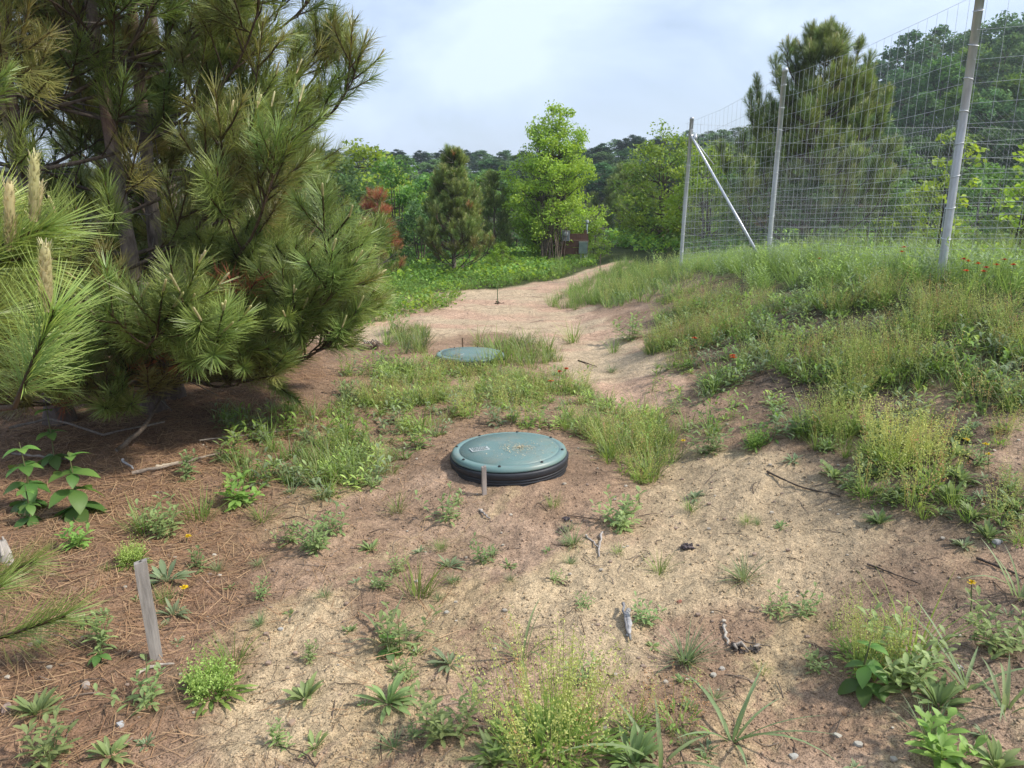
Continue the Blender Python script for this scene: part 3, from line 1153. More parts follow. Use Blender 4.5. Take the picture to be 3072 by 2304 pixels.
limb([(at(112, 690, 1.62), (0.9, 0.12, 0.38), 0, 1.0), (at(-40, 640, 1.75), (0.6, 0.3, 0.7), 1, 1.0), (at(40, 780, 1.6), (0.8, -0.2, 0.15), 2, 1.0), (at(-90, 800, 1.5), (0.9, 0.1, 0.2), 3, 1.0)], (0, 0, 1.25))
limb([(at(150, 960, 1.42), (0.5, -0.1, 0.8), 1, 0.9), (at(30, 1010, 1.6), (0.8, 0.0, 0.25), 3, 1.1), (at(90, 1090, 1.7), (0.75, 0.2, 0.05), 3, 1.0), (at(-60, 960, 1.5), (0.8, 0.2, 0.3), 2, 1.0)], (0, 0, 1.0))
limb([(at(95, 1690, 2.35), (0.8, 0.1, 0.3), 3, 1.0), (at(190, 1850, 2.2), (0.9, 0.1, 0.28), 3, 1.15), (at(0, 1760, 2.2), (0.8, 0.3, 0.35), 3, 1.0)], (0.03, 0.02, 0.22), 0.012)

# young pines farther back
mid_reach = lambda f: lerp(1.25, 0.2, f ** 0.9)
pine('pine_tree', 'dark young pine with brown lower limbs left of the bright leafy tree', gxy(1362, 832), 2.35, 0.05, (0.0, 0), 0.2, 0.17, 7, lambda f: lerp(1.0, 0.10, f ** 0.95), 5.6, 0.64, (0.25, 1.2),
     kinds=lambda tt, e_: 'o' if e_[2] < 0.7 and rng.random() < 0.7 else ('c' if tt > 0.85 and rng.random() < 0.6 else 'g'), dead=0.015, bare=0.3)
pR = (6.55, 16.9)
pR_tree = pine('pine_tree', 'tall dark pine with upright leaders standing behind the wire fence', pR, 4.55, 0.1, (0.1, 0), 0.2, 0.34, 7, lambda f: lerp(2.8, 0.16, f ** 0.85), 3.0, 1.15, (0.28, 1.35),
     kinds=lambda tt, e_: 'c' if tt > 0.8 and rng.random() < 0.7 else 'g', dead=0.01)
for z_, az_, L_ in ((1.5, -95, 2.3), (2.0, -80, 2.1), (2.7, -90, 1.6), (3.3, -85, 1.2), (3.4, 90, 1.2), (2.8, 95, 1.6), (3.6, -60, 0.95), (1.7, 100, 2.2), (2.2, 80, 1.9)):
    pine_branch(pR_tree, (0.05, 0, z_), R(az_), L_, 0.55, 1.5, 4.0, lambda tt, e_: 'c' if tt > 0.7 else 'g', 0.03, 1.0, 0.25, 0.0)
pine('pine_tree', 'small dark pine low behind the far bend of the path', (4.15, 27.5), 2.3, 0.05, (0, 0), 0.1, 0.26, 6, lambda f: lerp(1.5, 0.15, f), 3.4, 1.1, (0.3, 1.0), kinds=lambda tt, e_: 'g')
pine('pine_tree', 'small pine peeping out right of the dark young pine', (-0.45, 18.5), 2.0, 0.04, (0, 0), 0.2, 0.24, 5, lambda f: lerp(0.75, 0.12, f), 4.2, 0.7, (0.3, 1.1), kinds=lambda tt, e_: 'c' if tt > 0.85 else 'g')
pine('pine_tree', 'half dead pine with rust red needles left of the path', (-2.45, 13.6), 1.5, 0.035, (0.05, 0), 0.2, 0.24, 4, lambda f: lerp(0.5, 0.12, f), 4.2, 0.7, (0.2, 0.9), kinds=lambda tt, e_: 'd' if e_[2] > 0.6 else 'o', dead=0.25)

# ------------------------------------------------------------------ leafy trees and shrubs
def crown_points(n, prof, H_, W_, seed, lobes=0.28):
    """clump centres inside an uneven crown; prof gives relative radius against relative height"""
    rg = np.random.default_rng(seed)
    t = rg.random(n * 3)
    pr = np.interp(t, [p[0] for p in prof], [p[1] for p in prof])
    keep = rg.random(n * 3) < np.maximum(pr, 0.12)
    t, pr = t[keep][:n], pr[keep][:n]
    a = rg.uniform(0, 6.28, len(t))
    lob = 1 + lobes * (np.sin(a * 3 + t * 9 + seed) + 0.6 * np.sin(a * 5 - t * 13)) * 0.7
    r = pr * W_ * np.sqrt(rg.uniform(0.15, 1, len(t))) * lob
    return np.stack([r * np.cos(a), r * np.sin(a), t * H_], 1), t


def leafy(H_, W_, prof, nclump, nleaf, leaf, col, seed, stems=1, z_from=0.12, clump_r=0.16, trunk_r=0.04, colvar=0.22, tipcol=None, bark=(0.16, 0.13, 0.10), flat=0.7):
    """returns (crown MB, trunk MB)"""
    rg = np.random.default_rng(seed)
    C, t = crown_points(nclump, prof, H_, W_, seed)
    C = C[C[:, 2] > z_from * H_]
    crown, wood = MB(), MB()
    stem_pts = []
    for s in range(stems):
        a = rg.uniform(0, 6.28)
        off = 0.0 if stems == 1 else 0.07 * W_
        K = 7
        zz = np.linspace(0, 0.82 * H_, K)
        sp = np.stack([off * np.cos(a) * (1 + 3 * zz / H_) + np.cumsum(rg.normal(0, 0.012 * H_, K)) * 0.5, off * np.sin(a) * (1 + 3 * zz / H_) + np.cumsum(rg.normal(0, 0.012 * H_, K)) * 0.5, zz], 1)
        tube(wood, sp, np.linspace(trunk_r, trunk_r * 0.15, K), np.array(bark), 8)
        stem_pts.append(sp)
    n = nleaf
    for c in C:
        sp = stem_pts[rg.integers(stems)]
        k = int(np.argmin(np.abs(sp[:, 2] - max(0.1 * H_, c[2] - 0.35 * np.hypot(c[0], c[1]) - 0.08 * H_))))
        s0 = sp[k]
        mid = lerp(s0, c, 0.5) + np.array([0, 0, -0.04 * H_])
        tube(wood, [s0, mid, c], [trunk_r * 0.28, trunk_r * 0.18, trunk_r * 0.07], np.array(bark) * 0.9, 4, False)
        cr_ = clump_r * W_ * rg.uniform(0.7, 1.35)
        P = norm(rg.normal(size=(n, 3))) * (rg.random((n, 1)) ** 0.45) * cr_ * np.array([1, 1, flat]) + c
        cc = np.asarray(col) * (1 + rg.uniform(-colvar, colvar))
        if tipcol is not None:
            cc = lerp(cc, np.asarray(tipcol), rg.uniform(0, 0.8))
        diamonds(crown, P, leaf * rg.uniform(0.7, 1.25, n), leaf * 0.55 * rg.uniform(0.8, 1.2, n), cc, np.array([0.15, 0, 0.9]), 0.18)
    return crown, wood


def tree_thing(name, label, cat, x, y, parts, mat=None, rz=0.0, sc=1.0, group=None, meshes=None):
    t = thing(name, label, cat, (x, y, float(H(x, y)) - 0.05), rz, group, sc)
    if meshes is None:
        meshes = (mesh_of('crown', parts[0], mat or M_LEAF), mesh_of('trunk', parts[1], M_BARK))
    link('trunk', meshes[1], t)
    link('crown', meshes[0], t)
    return t, meshes


BRIGHT = np.array([0.33, 0.48, 0.075])
MIDG = np.array([0.16, 0.285, 0.06])
DEEP = np.array([0.10, 0.185, 0.065])
pb = at(1655, 805, 18.5)
prof_b = [(0.0, 0.15), (0.12, 0.42), (0.25, 0.85), (0.45, 1.0), (0.62, 0.92), (0.72, 0.66), (0.85, 0.5), (0.95, 0.36), (1.0, 0.1)]
tree_thing('leafy_tree', 'bright yellow-green leafy tree beside the far path, tallest in the middle', 'tree', float(pb[0]), 18.5, leafy(3.72, 1.15, prof_b, 290, 90, 0.072, BRIGHT, 301, 4, 0.03, 0.19, 0.05, tipcol=(0.38, 0.50, 0.09)))
pb2 = at(1995, 760, 21.0)
prof_r = [(0, 0.7), (0.3, 1.0), (0.6, 0.85), (0.85, 0.5), (1, 0.1)]
tree_thing('leafy_tree', 'rounded green leafy tree between the path bend and the corner post', 'tree', float(pb2[0]) - 0.1, 21.0, leafy(3.1, 1.45, prof_r, 120, 75, 0.10, MIDG * 1.15, 302, 3, 0.02, 0.22, 0.05, tipcol=BRIGHT * 0.9))
pb3 = at(2130, 700, 19.0)
tree_thing('leafy_tree', 'low bright shrubby tree behind the fence corner brace', 'tree', float(pb3[0]), 19.0, leafy(2.6, 1.3, prof_r, 90, 70, 0.10, BRIGHT * 0.85, 303, 3, 0.02, 0.22, 0.045))
# saplings inside the garden
for px, py, d, h_, lab in ((2832, 690, 8.9, 1.25, 'thin leafy sapling just behind the nearest steel fence post'), (3058, 690, 9.4, 1.1, 'thin leafy sapling inside the garden at the right edge')):
    p = at(px, py, d)
    tree_thing('fruit_sapling', lab, 'sapling', float(p[0]), d, leafy(h_ + 0.35, 0.36, [(0, 0.1), (0.4, 0.6), (0.7, 1.0), (1, 0.5)], 24, 12, 0.085, BRIGHT * 0.95, int(px), 3, 0.3, 0.3, 0.014, bark=(0.05, 0.035, 0.03)))
# shrubs: three shapes, copied
shrub_meshes = []
for k, (c_, h_) in enumerate(((MIDG, 2.0), (BRIGHT * 0.8, 1.9), (DEEP, 2.0))):
    cr_m, tr_m = leafy(h_, 1.0, [(0, 0.8), (0.3, 1.0), (0.7, 0.8), (1.0, 0.2)], 75, 60, 0.095, c_, 400 + k, 4, 0.02, 0.24, 0.03)
    shrub_meshes.append((mesh_of('crown', cr_m, M_LEAF), mesh_of('trunk', tr_m, M_BARK)))
for px, py, d, sc, kd, lab in (
        (1115, 800, 21.0, 1.55, 1, 'bright green shrub showing right beside the big pines, above the litter'),
        (1190, 800, 19.0, 1.25, 0, 'mid green shrub between the big pines and the dark young pine'),
        (1260, 810, 17.0, 0.75, 2, 'dark low shrub at the left foot of the dark young pine'),
        (1120, 835, 15.0, 0.62, 1, 'small light shrub at the edge of the path under the rusty pine'),
        (1010, 820, 17.0, 1.2, 2, 'dark shrub seen behind the right tips of the big pines'),
        (1450, 800, 22.0, 1.1, 0, 'green shrub in the gap between dark young pine and bright tree'),
        (1540, 790, 21.5, 0.9, 2, 'dark shrub at the left foot of the bright tree'),
        (1500, 830, 16.3, 0.35, 1, 'tiny light bush right of the dark young pine'),
        (1775, 795, 18.8, 0.42, 1, 'vine-like yellow-green shrub clinging to the utility stand'),
        (1700, 770, 23.0, 0.7, 0, 'green shrub behind the utility stand'),
        (1930, 765, 22.0, 0.6, 2, 'dark shrub where the path disappears'),
        (1880, 740, 32.0, 1.0, 2, 'dark round shrub far beyond the path bend'),
        (2230, 690, 17.5, 0.75, 0, 'green shrub behind the netting next to the corner brace'),
        (2420, 690, 16.0, 0.9, 2, 'dark bush at the foot of the pine behind the fence'),
        (2620, 680, 17.0, 1.0, 0, 'green bush right of the pine behind the fence'),
        (2760, 670, 16.0, 0.8, 1, 'light green bush behind the back fence post'),
        (2950, 670, 17.5, 1.0, 0, 'green bush behind the garden near the right edge'),
        (3080, 670, 16.5, 0.9, 1, 'light bush behind the garden, cut by the right edge')):
    p = at(px, py, d)
    tree_thing('shrub', lab, 'shrub', float(p[0]), d, None, None, float(U(0, 6.28)), sc, 'shrubs behind the path and the fence', shrub_meshes[kd])

# bare brown brush under the bright tree
px_ = at(1655, 800, 17.9)
t = thing('brush_shrub', 'bare brown twiggy brush under the bright leafy tree', 'shrub', (float(px_[0]), 17.9, float(H(px_[0], 17.9))))
m = MB()
for k in range(46):
    b0_ = np.array([U(-0.26, 0.26), U(-0.2, 0.2), 0])
    e_ = b0_ + np.array([U(-0.2, 0.2), U(-0.1, 0.1), U(0.9, 1.9)])
    tube(m, [b0_, lerp(b0_, e_, 0.5) + rng.normal(0, 0.03, 3), e_], [0.011, 0.008, 0.003], np.array([0.22, 0.17, 0.13]) * U(0.8, 1.2), 4, False)
build('stems', m, M_BARK, t)

# ------------------------------------------------------------------ far forest
far_meshes = []
for k in range(4):
    prof = [[(0.0, 0.3), (0.2, 0.9), (0.5, 1.0), (0.8, 0.7), (1, 0.15)], [(0.0, 0.4), (0.3, 1.0), (0.7, 0.8), (1, 0.2)], [(0.0, 0.2), (0.35, 0.8), (0.6, 1.0), (0.9, 0.6), (1, 0.2)], [(0, 0.5), (0.4, 0.9), (0.75, 0.9), (1, 0.3)]][k]
    cr_m, tr_m = leafy(10.0, 3.0, prof, 95, 58, 0.42, [DEEP * 0.95, DEEP * 1.25, MIDG * 0.8, DEEP * 1.05][k], 500 + k, 1, 0.12, 0.26, 0.16, 0.3, flat=0.8)
    far_meshes.append((mesh_of('crown', cr_m, M_FAR), mesh_of('trunk', tr_m, M_BARK)))
# tall plantation pine with a bare grey trunk
cr_m, tr_m = MB(), MB()
tube(tr_m, [(0, 0, 0), (0.05, 0, 5), (0, 0.05, 10)], [0.16, 0.13, 0.04], [0.30, 0.27, 0.25], 8)
C_, t_ = crown_points(80, [(0, 0.0), (0.45, 0.0), (0.5, 0.7), (0.7, 1.0), (0.9, 0.6), (1, 0.1)], 10.0, 1.9, 77)
for c in C_[C_[:, 2] > 4.8]:
    P = norm(rng.normal(size=(60, 3))) * rng.random((60, 1)) ** 0.5 * 0.62 * np.array([1, 1, 0.7]) + c
    diamonds(cr_m, P, 0.4, 0.14, np.array([0.035, 0.075, 0.035]) * U(0.8, 1.2), np.array([0, 0, 0.7]), 0.25)
    tube(tr_m, [(0, 0, c[2] - 0.3), c], [0.03, 0.01], [0.2, 0.17, 0.15], 4, False)
far_meshes.append((mesh_of('crown', cr_m, M_FAR), mesh_of('trunk', tr_m, M_BARK)))

SKY_X = [-700, 900, 1120, 1300, 1500, 1700, 1800, 1900, 2000, 2100, 2200, 2350, 2500, 2560, 2650, 2750, 2850, 2950, 3072, 3700]
SKY_Y = [400, 440, 445, 452, 446, 430, 415, 398, 392, 392, 370, 270, 195, 185, 135, 90, 62, 45, 20, -60]


rowlab = {0: 'leafy tree low on the wooded slope', 1: 'leafy tree midway up the wooded slope', 2: 'leafy tree on the forest skyline', 3: 'bare-trunked tall pine in the far wood'}
rowgrp = {0: 'low slope trees', 1: 'mid slope trees', 2: 'skyline trees', 3: 'bare-trunked pines'}
SPOT_X = [1090, 1270, 1460, 1790, 2050, 2330, 2560, 2840]
SPOTS = ['behind the big left pines', 'left of the dark young pine', 'behind the dark young pine', 'behind the bright leafy tree', 'above the path bend', 'behind the fence corner', 'behind the fenced pine', 'left of the nearest steel post', 'right of the nearest steel post']


def forest_row(d, frac, x0, x1, step, row, kinds, wide=1.0):
    px = x0
    while px < x1:
        xj = px + U(-0.3, 0.3) * step
        dd = d * U(0.92, 1.08)
        top_y = np.interp(xj, SKY_X, SKY_Y) + U(-4, 26 if row == 2 else 50)
        el = ray(xj, top_y)
        k = dd / el[1]
        x = el[0] * k
        zt = CAM_H + el[2] * k
        gz = float(H(x, dd))
        if frac < 1:
            zt = gz + (zt - gz) * frac if row != 3 else zt
        h_ = max(2.5, zt - gz)
        kd = kinds[rng.integers(len(kinds))]
        wscale = np.clip(h_ * 0.1, 0.5, 1.3) * wide
        r_ = 3 if kd == 4 else row
        spot = SPOTS[int(np.searchsorted(SPOT_X, xj))]
        t_, _ = tree_thing('forest_pine' if kd == 4 else 'forest_tree', rowlab[r_] + ', ' + spot, 'tree', float(x), float(dd), None, None, float(U(0, 6.28)), 1.0, rowgrp[r_] + ' ' + spot, far_meshes[kd])
        t_.scale = (wscale, wscale, h_ / 10.3)
        px += step * U(0.8, 1.2)


# right slope
forest_row(70, 1.0, 2150, 3250, 78, 2, [0, 1, 3])
forest_row(58, 0.82, 2150, 3250, 95, 1, [0, 1, 2, 3])
forest_row(47, 0.62, 2150, 3250, 105, 1, [0, 2, 1])
forest_row(37, 0.45, 2120, 3250, 110, 0, [0, 1, 2])
forest_row(29, 0.30, 2250, 3250, 120, 0, [2, 1])
# left and middle: farther wood
forest_row(98, 1.0, 850, 2150, 52, 2, [0, 1, 3, 3])
forest_row(84, 0.94, 900, 2150, 62, 1, [4, 4, 0])
forest_row(74, 0.93, 1700, 2100, 60, 1, [4])
forest_row(66, 0.62, 1500, 2150, 60, 0, [0, 2, 3])
forest_row(55, 0.45, 1700, 2150, 60, 0, [0, 3])
forest_row(60, 0.50, 850, 1760, 85, 0, [0, 1, 2])
forest_row(45, 0.42, 850, 1560, 85, 0, [2, 1])
forest_row(30, 0.42, 700, 1500, 110, 0, [2, 1], 0.8)

# ------------------------------------------------------------------ utility stand
ux = at(1724, 800, 18.0)
t = thing('utility_stand', 'brown board with grey electric boxes on posts beside the far path', 'utility box', (float(ux[0]), 18.0, float(H(ux[0], 18.0))), R(-8))
for sx_ in (-0.24, 0.24):
    m = MB()
    box(m, (sx_, 0.04, 0.32), (0.07, 0.07, 0.9), [0.15, 0.09, 0.06])
    build('post', m, M_WOOD, t, False)
for k in range(3):
    m = MB()
    box(m, (0, 0, 0.28 + k * 0.165), (0.62, 0.03, 0.155), np.array([0.19, 0.10, 0.07]) * U(0.85, 1.15))
    build('board', m, M_WOOD, t, False)
m = MB()
box(m, (0.02, -0.01, 0.53), (0.60, 0.05, 0.02), [0.30, 0.19, 0.14])
build('ledge', m, M_WOOD, t, False)
m = MB()
box(m, (-0.22, -0.07, 0.64), (0.18, 0.11, 0.24), [0.27, 0.28, 0.30])
mt = build('meter_box', m, M_PAINT, t, False)
m = MB()
lathe(m, [[0.055, 0], [0.055, 0.05], [0.045, 0.06], [0.0005, 0.065]], [0.36, 0.38, 0.40], 16)
V, Q, C = m.arr()
V = V[:, [0, 2, 1]] * [1, -1, 1] + [-0.22, -0.125, 0.68]
build('meter_dial', (V, Q, C), M_PAINT, mt)
m = MB()
box(m, (0.20, -0.10, 0.36), (0.20, 0.14, 0.26), [0.20, 0.25, 0.21])
cb_ = build('cabinet', m, M_PAINT, t, False)
m = MB()
box(m, (0.20, -0.10, 0.495), (0.215, 0.155, 0.015), [0.24, 0.29, 0.25])
build('cabinet_lid', m, M_PAINT, cb_, False)
for k, xq in enumerate((0.15, 0.24)):
    m = MB()
    tube(m, [(xq, -0.10, -0.05), (xq, -0.10, 0.23)], 0.017, [0.42, 0.44, 0.44], 10)
    build('conduit', m, M_PAINT, t)
m = MB()
tube(m, [(0.27, 0.1, 0.0), (0.27, 0.1, 0.95)], 0.022, [0.20, 0.26, 0.26], 12)
build('vent_pipe', m, M_PAINT, t)
m = MB()
lathe(m, [[0.042, 0.94], [0.045, 0.98], [0.035, 1.0], [0.001, 1.01]], [0.32, 0.36, 0.37], 16, (0.27, 0.1, 0))
build('vent_cap', m, M_PAINT, t)
m = MB()
q0, q1 = at(1512, 762, 16.6), at(1606, 838, 16.0)
tube(m, [q0, lerp(q0, q1, 0.5) + [0, 0, 0.02], q1], [0.022, 0.03, 0.034], [0.10, 0.075, 0.055], 8)
tag(build('fallen_pole', m, M_BARK), 'dark fallen branch slanting down right of the dark young pine', 'branch')

# ------------------------------------------------------------------ low plants: shapes
UPV = np.array([0.0, 0, 1])
G_GRASS = np.array([0.195, 0.315, 0.07])
G_GRASS2 = np.array([0.285, 0.39, 0.11])
G_STRAW = np.array([0.46, 0.40, 0.20])
G_ROS = np.array([0.215, 0.29, 0.115])
G_GREY = np.array([0.22, 0.285, 0.155])
G_SEED = np.array([0.47, 0.51, 0.17])
G_RED = np.array([0.50, 0.30, 0.16])
BLADE = [0.75, 1.0, 0.85, 0.5, 0.06]
OBL = [0.22, 0.45, 0.85, 1.0, 0.8, 0.08]
OVAL = [0.10, 0.75, 1.0, 0.9, 0.55, 0.05]


def radial(n, elev_lo, elev_hi, spread=0.0):
    a = rng.uniform(0, 6.28, n)
    e = rng.uniform(elev_lo, elev_hi, n)
    d = np.stack([np.cos(a) * np.cos(e), np.sin(a) * np.cos(e), np.sin(e)], 1)
    b = np.stack([np.cos(a) * spread * rng.random(n), np.sin(a) * spread * rng.random(n), np.zeros(n)], 1)
    return b, d


def t_grass(n=46, h=0.2, w=0.0042, spread=0.05, ca=None, cb=None, lo=0.75):
    m = MB()
    b, d = radial(n, lo, 1.5, spread)
    strips(m, b, d, UPV + d * 0.01, h * rng.uniform(0.45, 1.1, n), w * rng.uniform(0.7, 1.2, n), rng.uniform(0.1, 1.0, n), BLADE, G_GRASS * 0.8 if ca is None else ca, G_GRASS2 if cb is None else cb, var=0.25)
    nd = n // 7
    b, d = radial(nd, 0.3, 1.1, spread)
    strips(m, b, d, UPV, h * rng.uniform(0.4, 0.8, nd), w * 0.8, 0.8, BLADE, G_STRAW * 0.8, G_STRAW)
    return m


def t_sorrel(ns=22, h=0.3, spread=0.09, seed=G_SEED, nleaf=60, red=0.2, beads=26):
    m = MB()
    b, d = radial(ns, 1.12, 1.5, spread)
    L = h * rng.uniform(0.55, 1.1, ns)
    cs = np.where(rng.random((ns, 1)) < red, G_RED, seed)
    strips(m, b, d, UPV + d * 0.01, L, 0.0026, rng.uniform(-0.1, 0.35, ns), [1, 0.9, 0.8, 0.6], G_GRASS, cs * 0.8)
    # little side stalks and seed beads along the upper part
    k = np.repeat(np.arange(ns), beads)
    t = rng.uniform(0.35, 1.05, len(k))
    P = b[k] + d[k] * (L[k] * t)[:, None] + rng.normal(0, 0.008, (len(k), 3)) * (1 + 0.6 * (1 - t))[:, None]
    diamonds(m, P, rng.uniform(0.006, 0.012, len(k)), 0.0055, cs[k], None, 0.3)
    b, d = radial(nleaf, 0.15, 1.3, spread * 1.15)
    strips(m, b + UPV * rng.uniform(0, 0.3 * h, (nleaf, 1)) * 0.5, d, UPV + d * 0.01, rng.uniform(0.03, 0.075, nleaf), 0.012, rng.uniform(0.2, 1.0, nleaf), [0.3, 0.8, 1.0, 0.08], G_GRASS * 0.9, G_GRASS2, var=0.25)
    return m


def t_rosette(n=13, L=0.075, w=0.02, ca=G_ROS, cb=None, lo=0.1, hi=0.9, inner=6):
    m = MB()
    b, d = radial(n, lo, hi, 0.012)
    cb = ca * 1.3 if cb is None else cb
    strips(m, b, d, UPV + d * 0.02, L * rng.uniform(0.65, 1.15, n), w * rng.uniform(0.8, 1.2, n), rng.uniform(0.3, 1.0, n), OBL, ca * 0.85, cb, 0.28, 0.2)
    b, d = radial(inner, 0.9, 1.4, 0.008)
    strips(m, b, d, UPV + d * 0.02, L * 0.6, w * 0.6, 0.3, OBL, ca, cb * 1.1, 0.3, 0.2)
    return m


def t_leafy(stems=7, h=0.16, leaf=0.06, w=0.016, ca=G_ROS, per=9, spread=0.05):
    m = MB()
    b, d = radial(stems, 0.8, 1.45, spread)
    L = h * rng.uniform(0.6, 1.1, stems)
    strips(m, b, d, UPV + d * 0.01, L, 0.004, 0.15, [1, 0.9, 0.6], ca * 0.8, ca)
    for s in range(stems):
        t = np.linspace(0.05, 1.0, per)
        a = np.arange(per) * 2.4 + rng.uniform(0, 6.28)
        e = lerp(0.15, 0.9, t)
        dd = np.stack([np.cos(a) * np.cos(e), np.sin(a) * np.cos(e), np.sin(e)], 1)
        strips(m, b[s] + d[s] * (L[s] * t)[:, None], dd, UPV + dd * 0.02, leaf * lerp(1.15, 0.6, t) * rng.uniform(0.8, 1.15, per), w, rng.uniform(0.2, 0.9, per), OBL, ca * 0.9, ca * 1.35, 0.25, 0.2)
    return m


def t_broadgrass(n=9, h=0.32, w=0.012):
    m = MB()
    b, d = radial(n, 0.75, 1.45, 0.03)
    strips(m, b, d, UPV + d * 0.01, h * rng.uniform(0.55, 1.1, n), w * rng.uniform(0.8, 1.2, n), rng.uniform(0.4, 1.7, n), [0.6, 1, 1, 0.9, 0.7, 0.4, 0.05], G_ROS * 0.9, G_GREY * 1.15, 0.35, 0.15)
    return m


def t_tallgrass(n=34, h=0.5, w=0.006, spread=0.12):
    m = MB()
    b, d = radial(n, 1.0, 1.52, spread)
    strips(m, b, d, UPV + d * 0.01, h * rng.uniform(0.5, 1.1, n), w * rng.uniform(0.7, 1.3, n), rng.uniform(0.1, 1.1, n), BLADE, G_GRASS * 0.75, G_GRASS2 * 0.95, var=0.28)
    return m


def t_herb(n=26, leaf=0.07, h=0.25, col=MIDG, r=0.16):
    m = MB()
    P = np.stack([rng.normal(0, r * 0.6, n), rng.normal(0, r * 0.6, n), rng.uniform(0.15, 1, n) * h], 1)
    diamonds(m, P, leaf * rng.uniform(0.6, 1.2, n), leaf * 0.6, col, np.array([0, 0, 1.1]), 0.3)
    return m


def mset(f, k, name):
    return [mesh_of(name, f(), M_LEAF) for _ in range(k)]


T = {
    'grass': mset(lambda: t_grass(), 4, 'grass_tuft'),
    'finegrass': mset(lambda: t_grass(70, 0.15, 0.003, 0.06), 3, 'grass_tuft'),
    'spiky': mset(lambda: t_grass(60, 0.13, 0.0035, 0.02, G_ROS, G_GREY * 1.1, 0.5), 3, 'grass_tuft'),
    'sorrel': mset(lambda: t_sorrel(), 4, 'sorrel_clump'),
    'bigsorrel': mset(lambda: t_sorrel(120, 0.36, 0.18, G_SEED, 420, 0.08, 30), 2, 'sorrel_clump'),
    'dome': mset(lambda: t_sorrel(45, 0.12, 0.05, G_GRASS2 * 1.4, 90, 0.0, 20), 2, 'sorrel_clump'),
    'redsorrel': mset(lambda: t_sorrel(20, 0.3, 0.09, G_SEED * 1.05, 40, 0.6), 2, 'sorrel_clump'),
    'rosette': mset(lambda: t_rosette(16, 0.07, 0.016, G_ROS, None, 0.2, 1.2), 4, 'rosette_weed'),
    'greyros': mset(lambda: t_rosette(16, 0.075, 0.015, G_GREY, None, 0.2, 1.2), 3, 'rosette_weed'),
    'bigros': mset(lambda: t_rosette(26, 0.115, 0.02, G_ROS * 0.95, None, 0.25, 1.35, 10), 3, 'rosette_weed'),
    'leafy': mset(lambda: t_leafy(), 3, 'leafy_weed'),
    'bigleafy': mset(lambda: t_leafy(12, 0.24, 0.085, 0.022, G_ROS * 1.05, 11, 0.09), 2, 'leafy_weed'),
    'brightleafy': mset(lambda: t_leafy(6, 0.13, 0.085, 0.024, np.array([0.20, 0.31, 0.075]), 9, 0.04), 2, 'leafy_weed'),
    'broad': mset(lambda: t_broadgrass(), 3, 'broad_bladed_grass'),
}
CATN = {'grass': ('grass_tuft', 'grass'), 'finegrass': ('grass_tuft', 'grass'), 'spiky': ('grass_tuft', 'grass'), 'sorrel': ('sorrel_clump', 'sorrel'), 'bigsorrel': ('sorrel_clump', 'sorrel'),
        'dome': ('sorrel_clump', 'sorrel'), 'redsorrel': ('sorrel_clump', 'sorrel'), 'rosette': ('rosette_weed', 'weed'), 'greyros': ('rosette_weed', 'weed'), 'bigros': ('rosette_weed', 'weed'),
        'leafy': ('leafy_weed', 'weed'), 'bigleafy': ('leafy_weed', 'weed'), 'brightleafy': ('leafy_weed', 'weed'), 'broad': ('broad_bladed_grass', 'grass')}
PLACED = []


def plant(kind, px, py, sc, label, group=None, xy=None):
    x, y = xy if xy is not None else gp(px, py)
    me = T[kind][rng.integers(len(T[kind]))]
    o = link(CATN[kind][0], me)
    o.location = (x, y, float(H(x, y)) - 0.004)
    o.rotation_euler = (U(-0.1, 0.1), U(-0.1, 0.1), U(0, 6.28))
    z = sc * U(0.92, 1.08)
    o.scale = (sc * U(0.92, 1.08), sc * U(0.92, 1.08), z)
    tag(o, label, CATN[kind][1], group)
    PLACED.append((x, y))
    return o


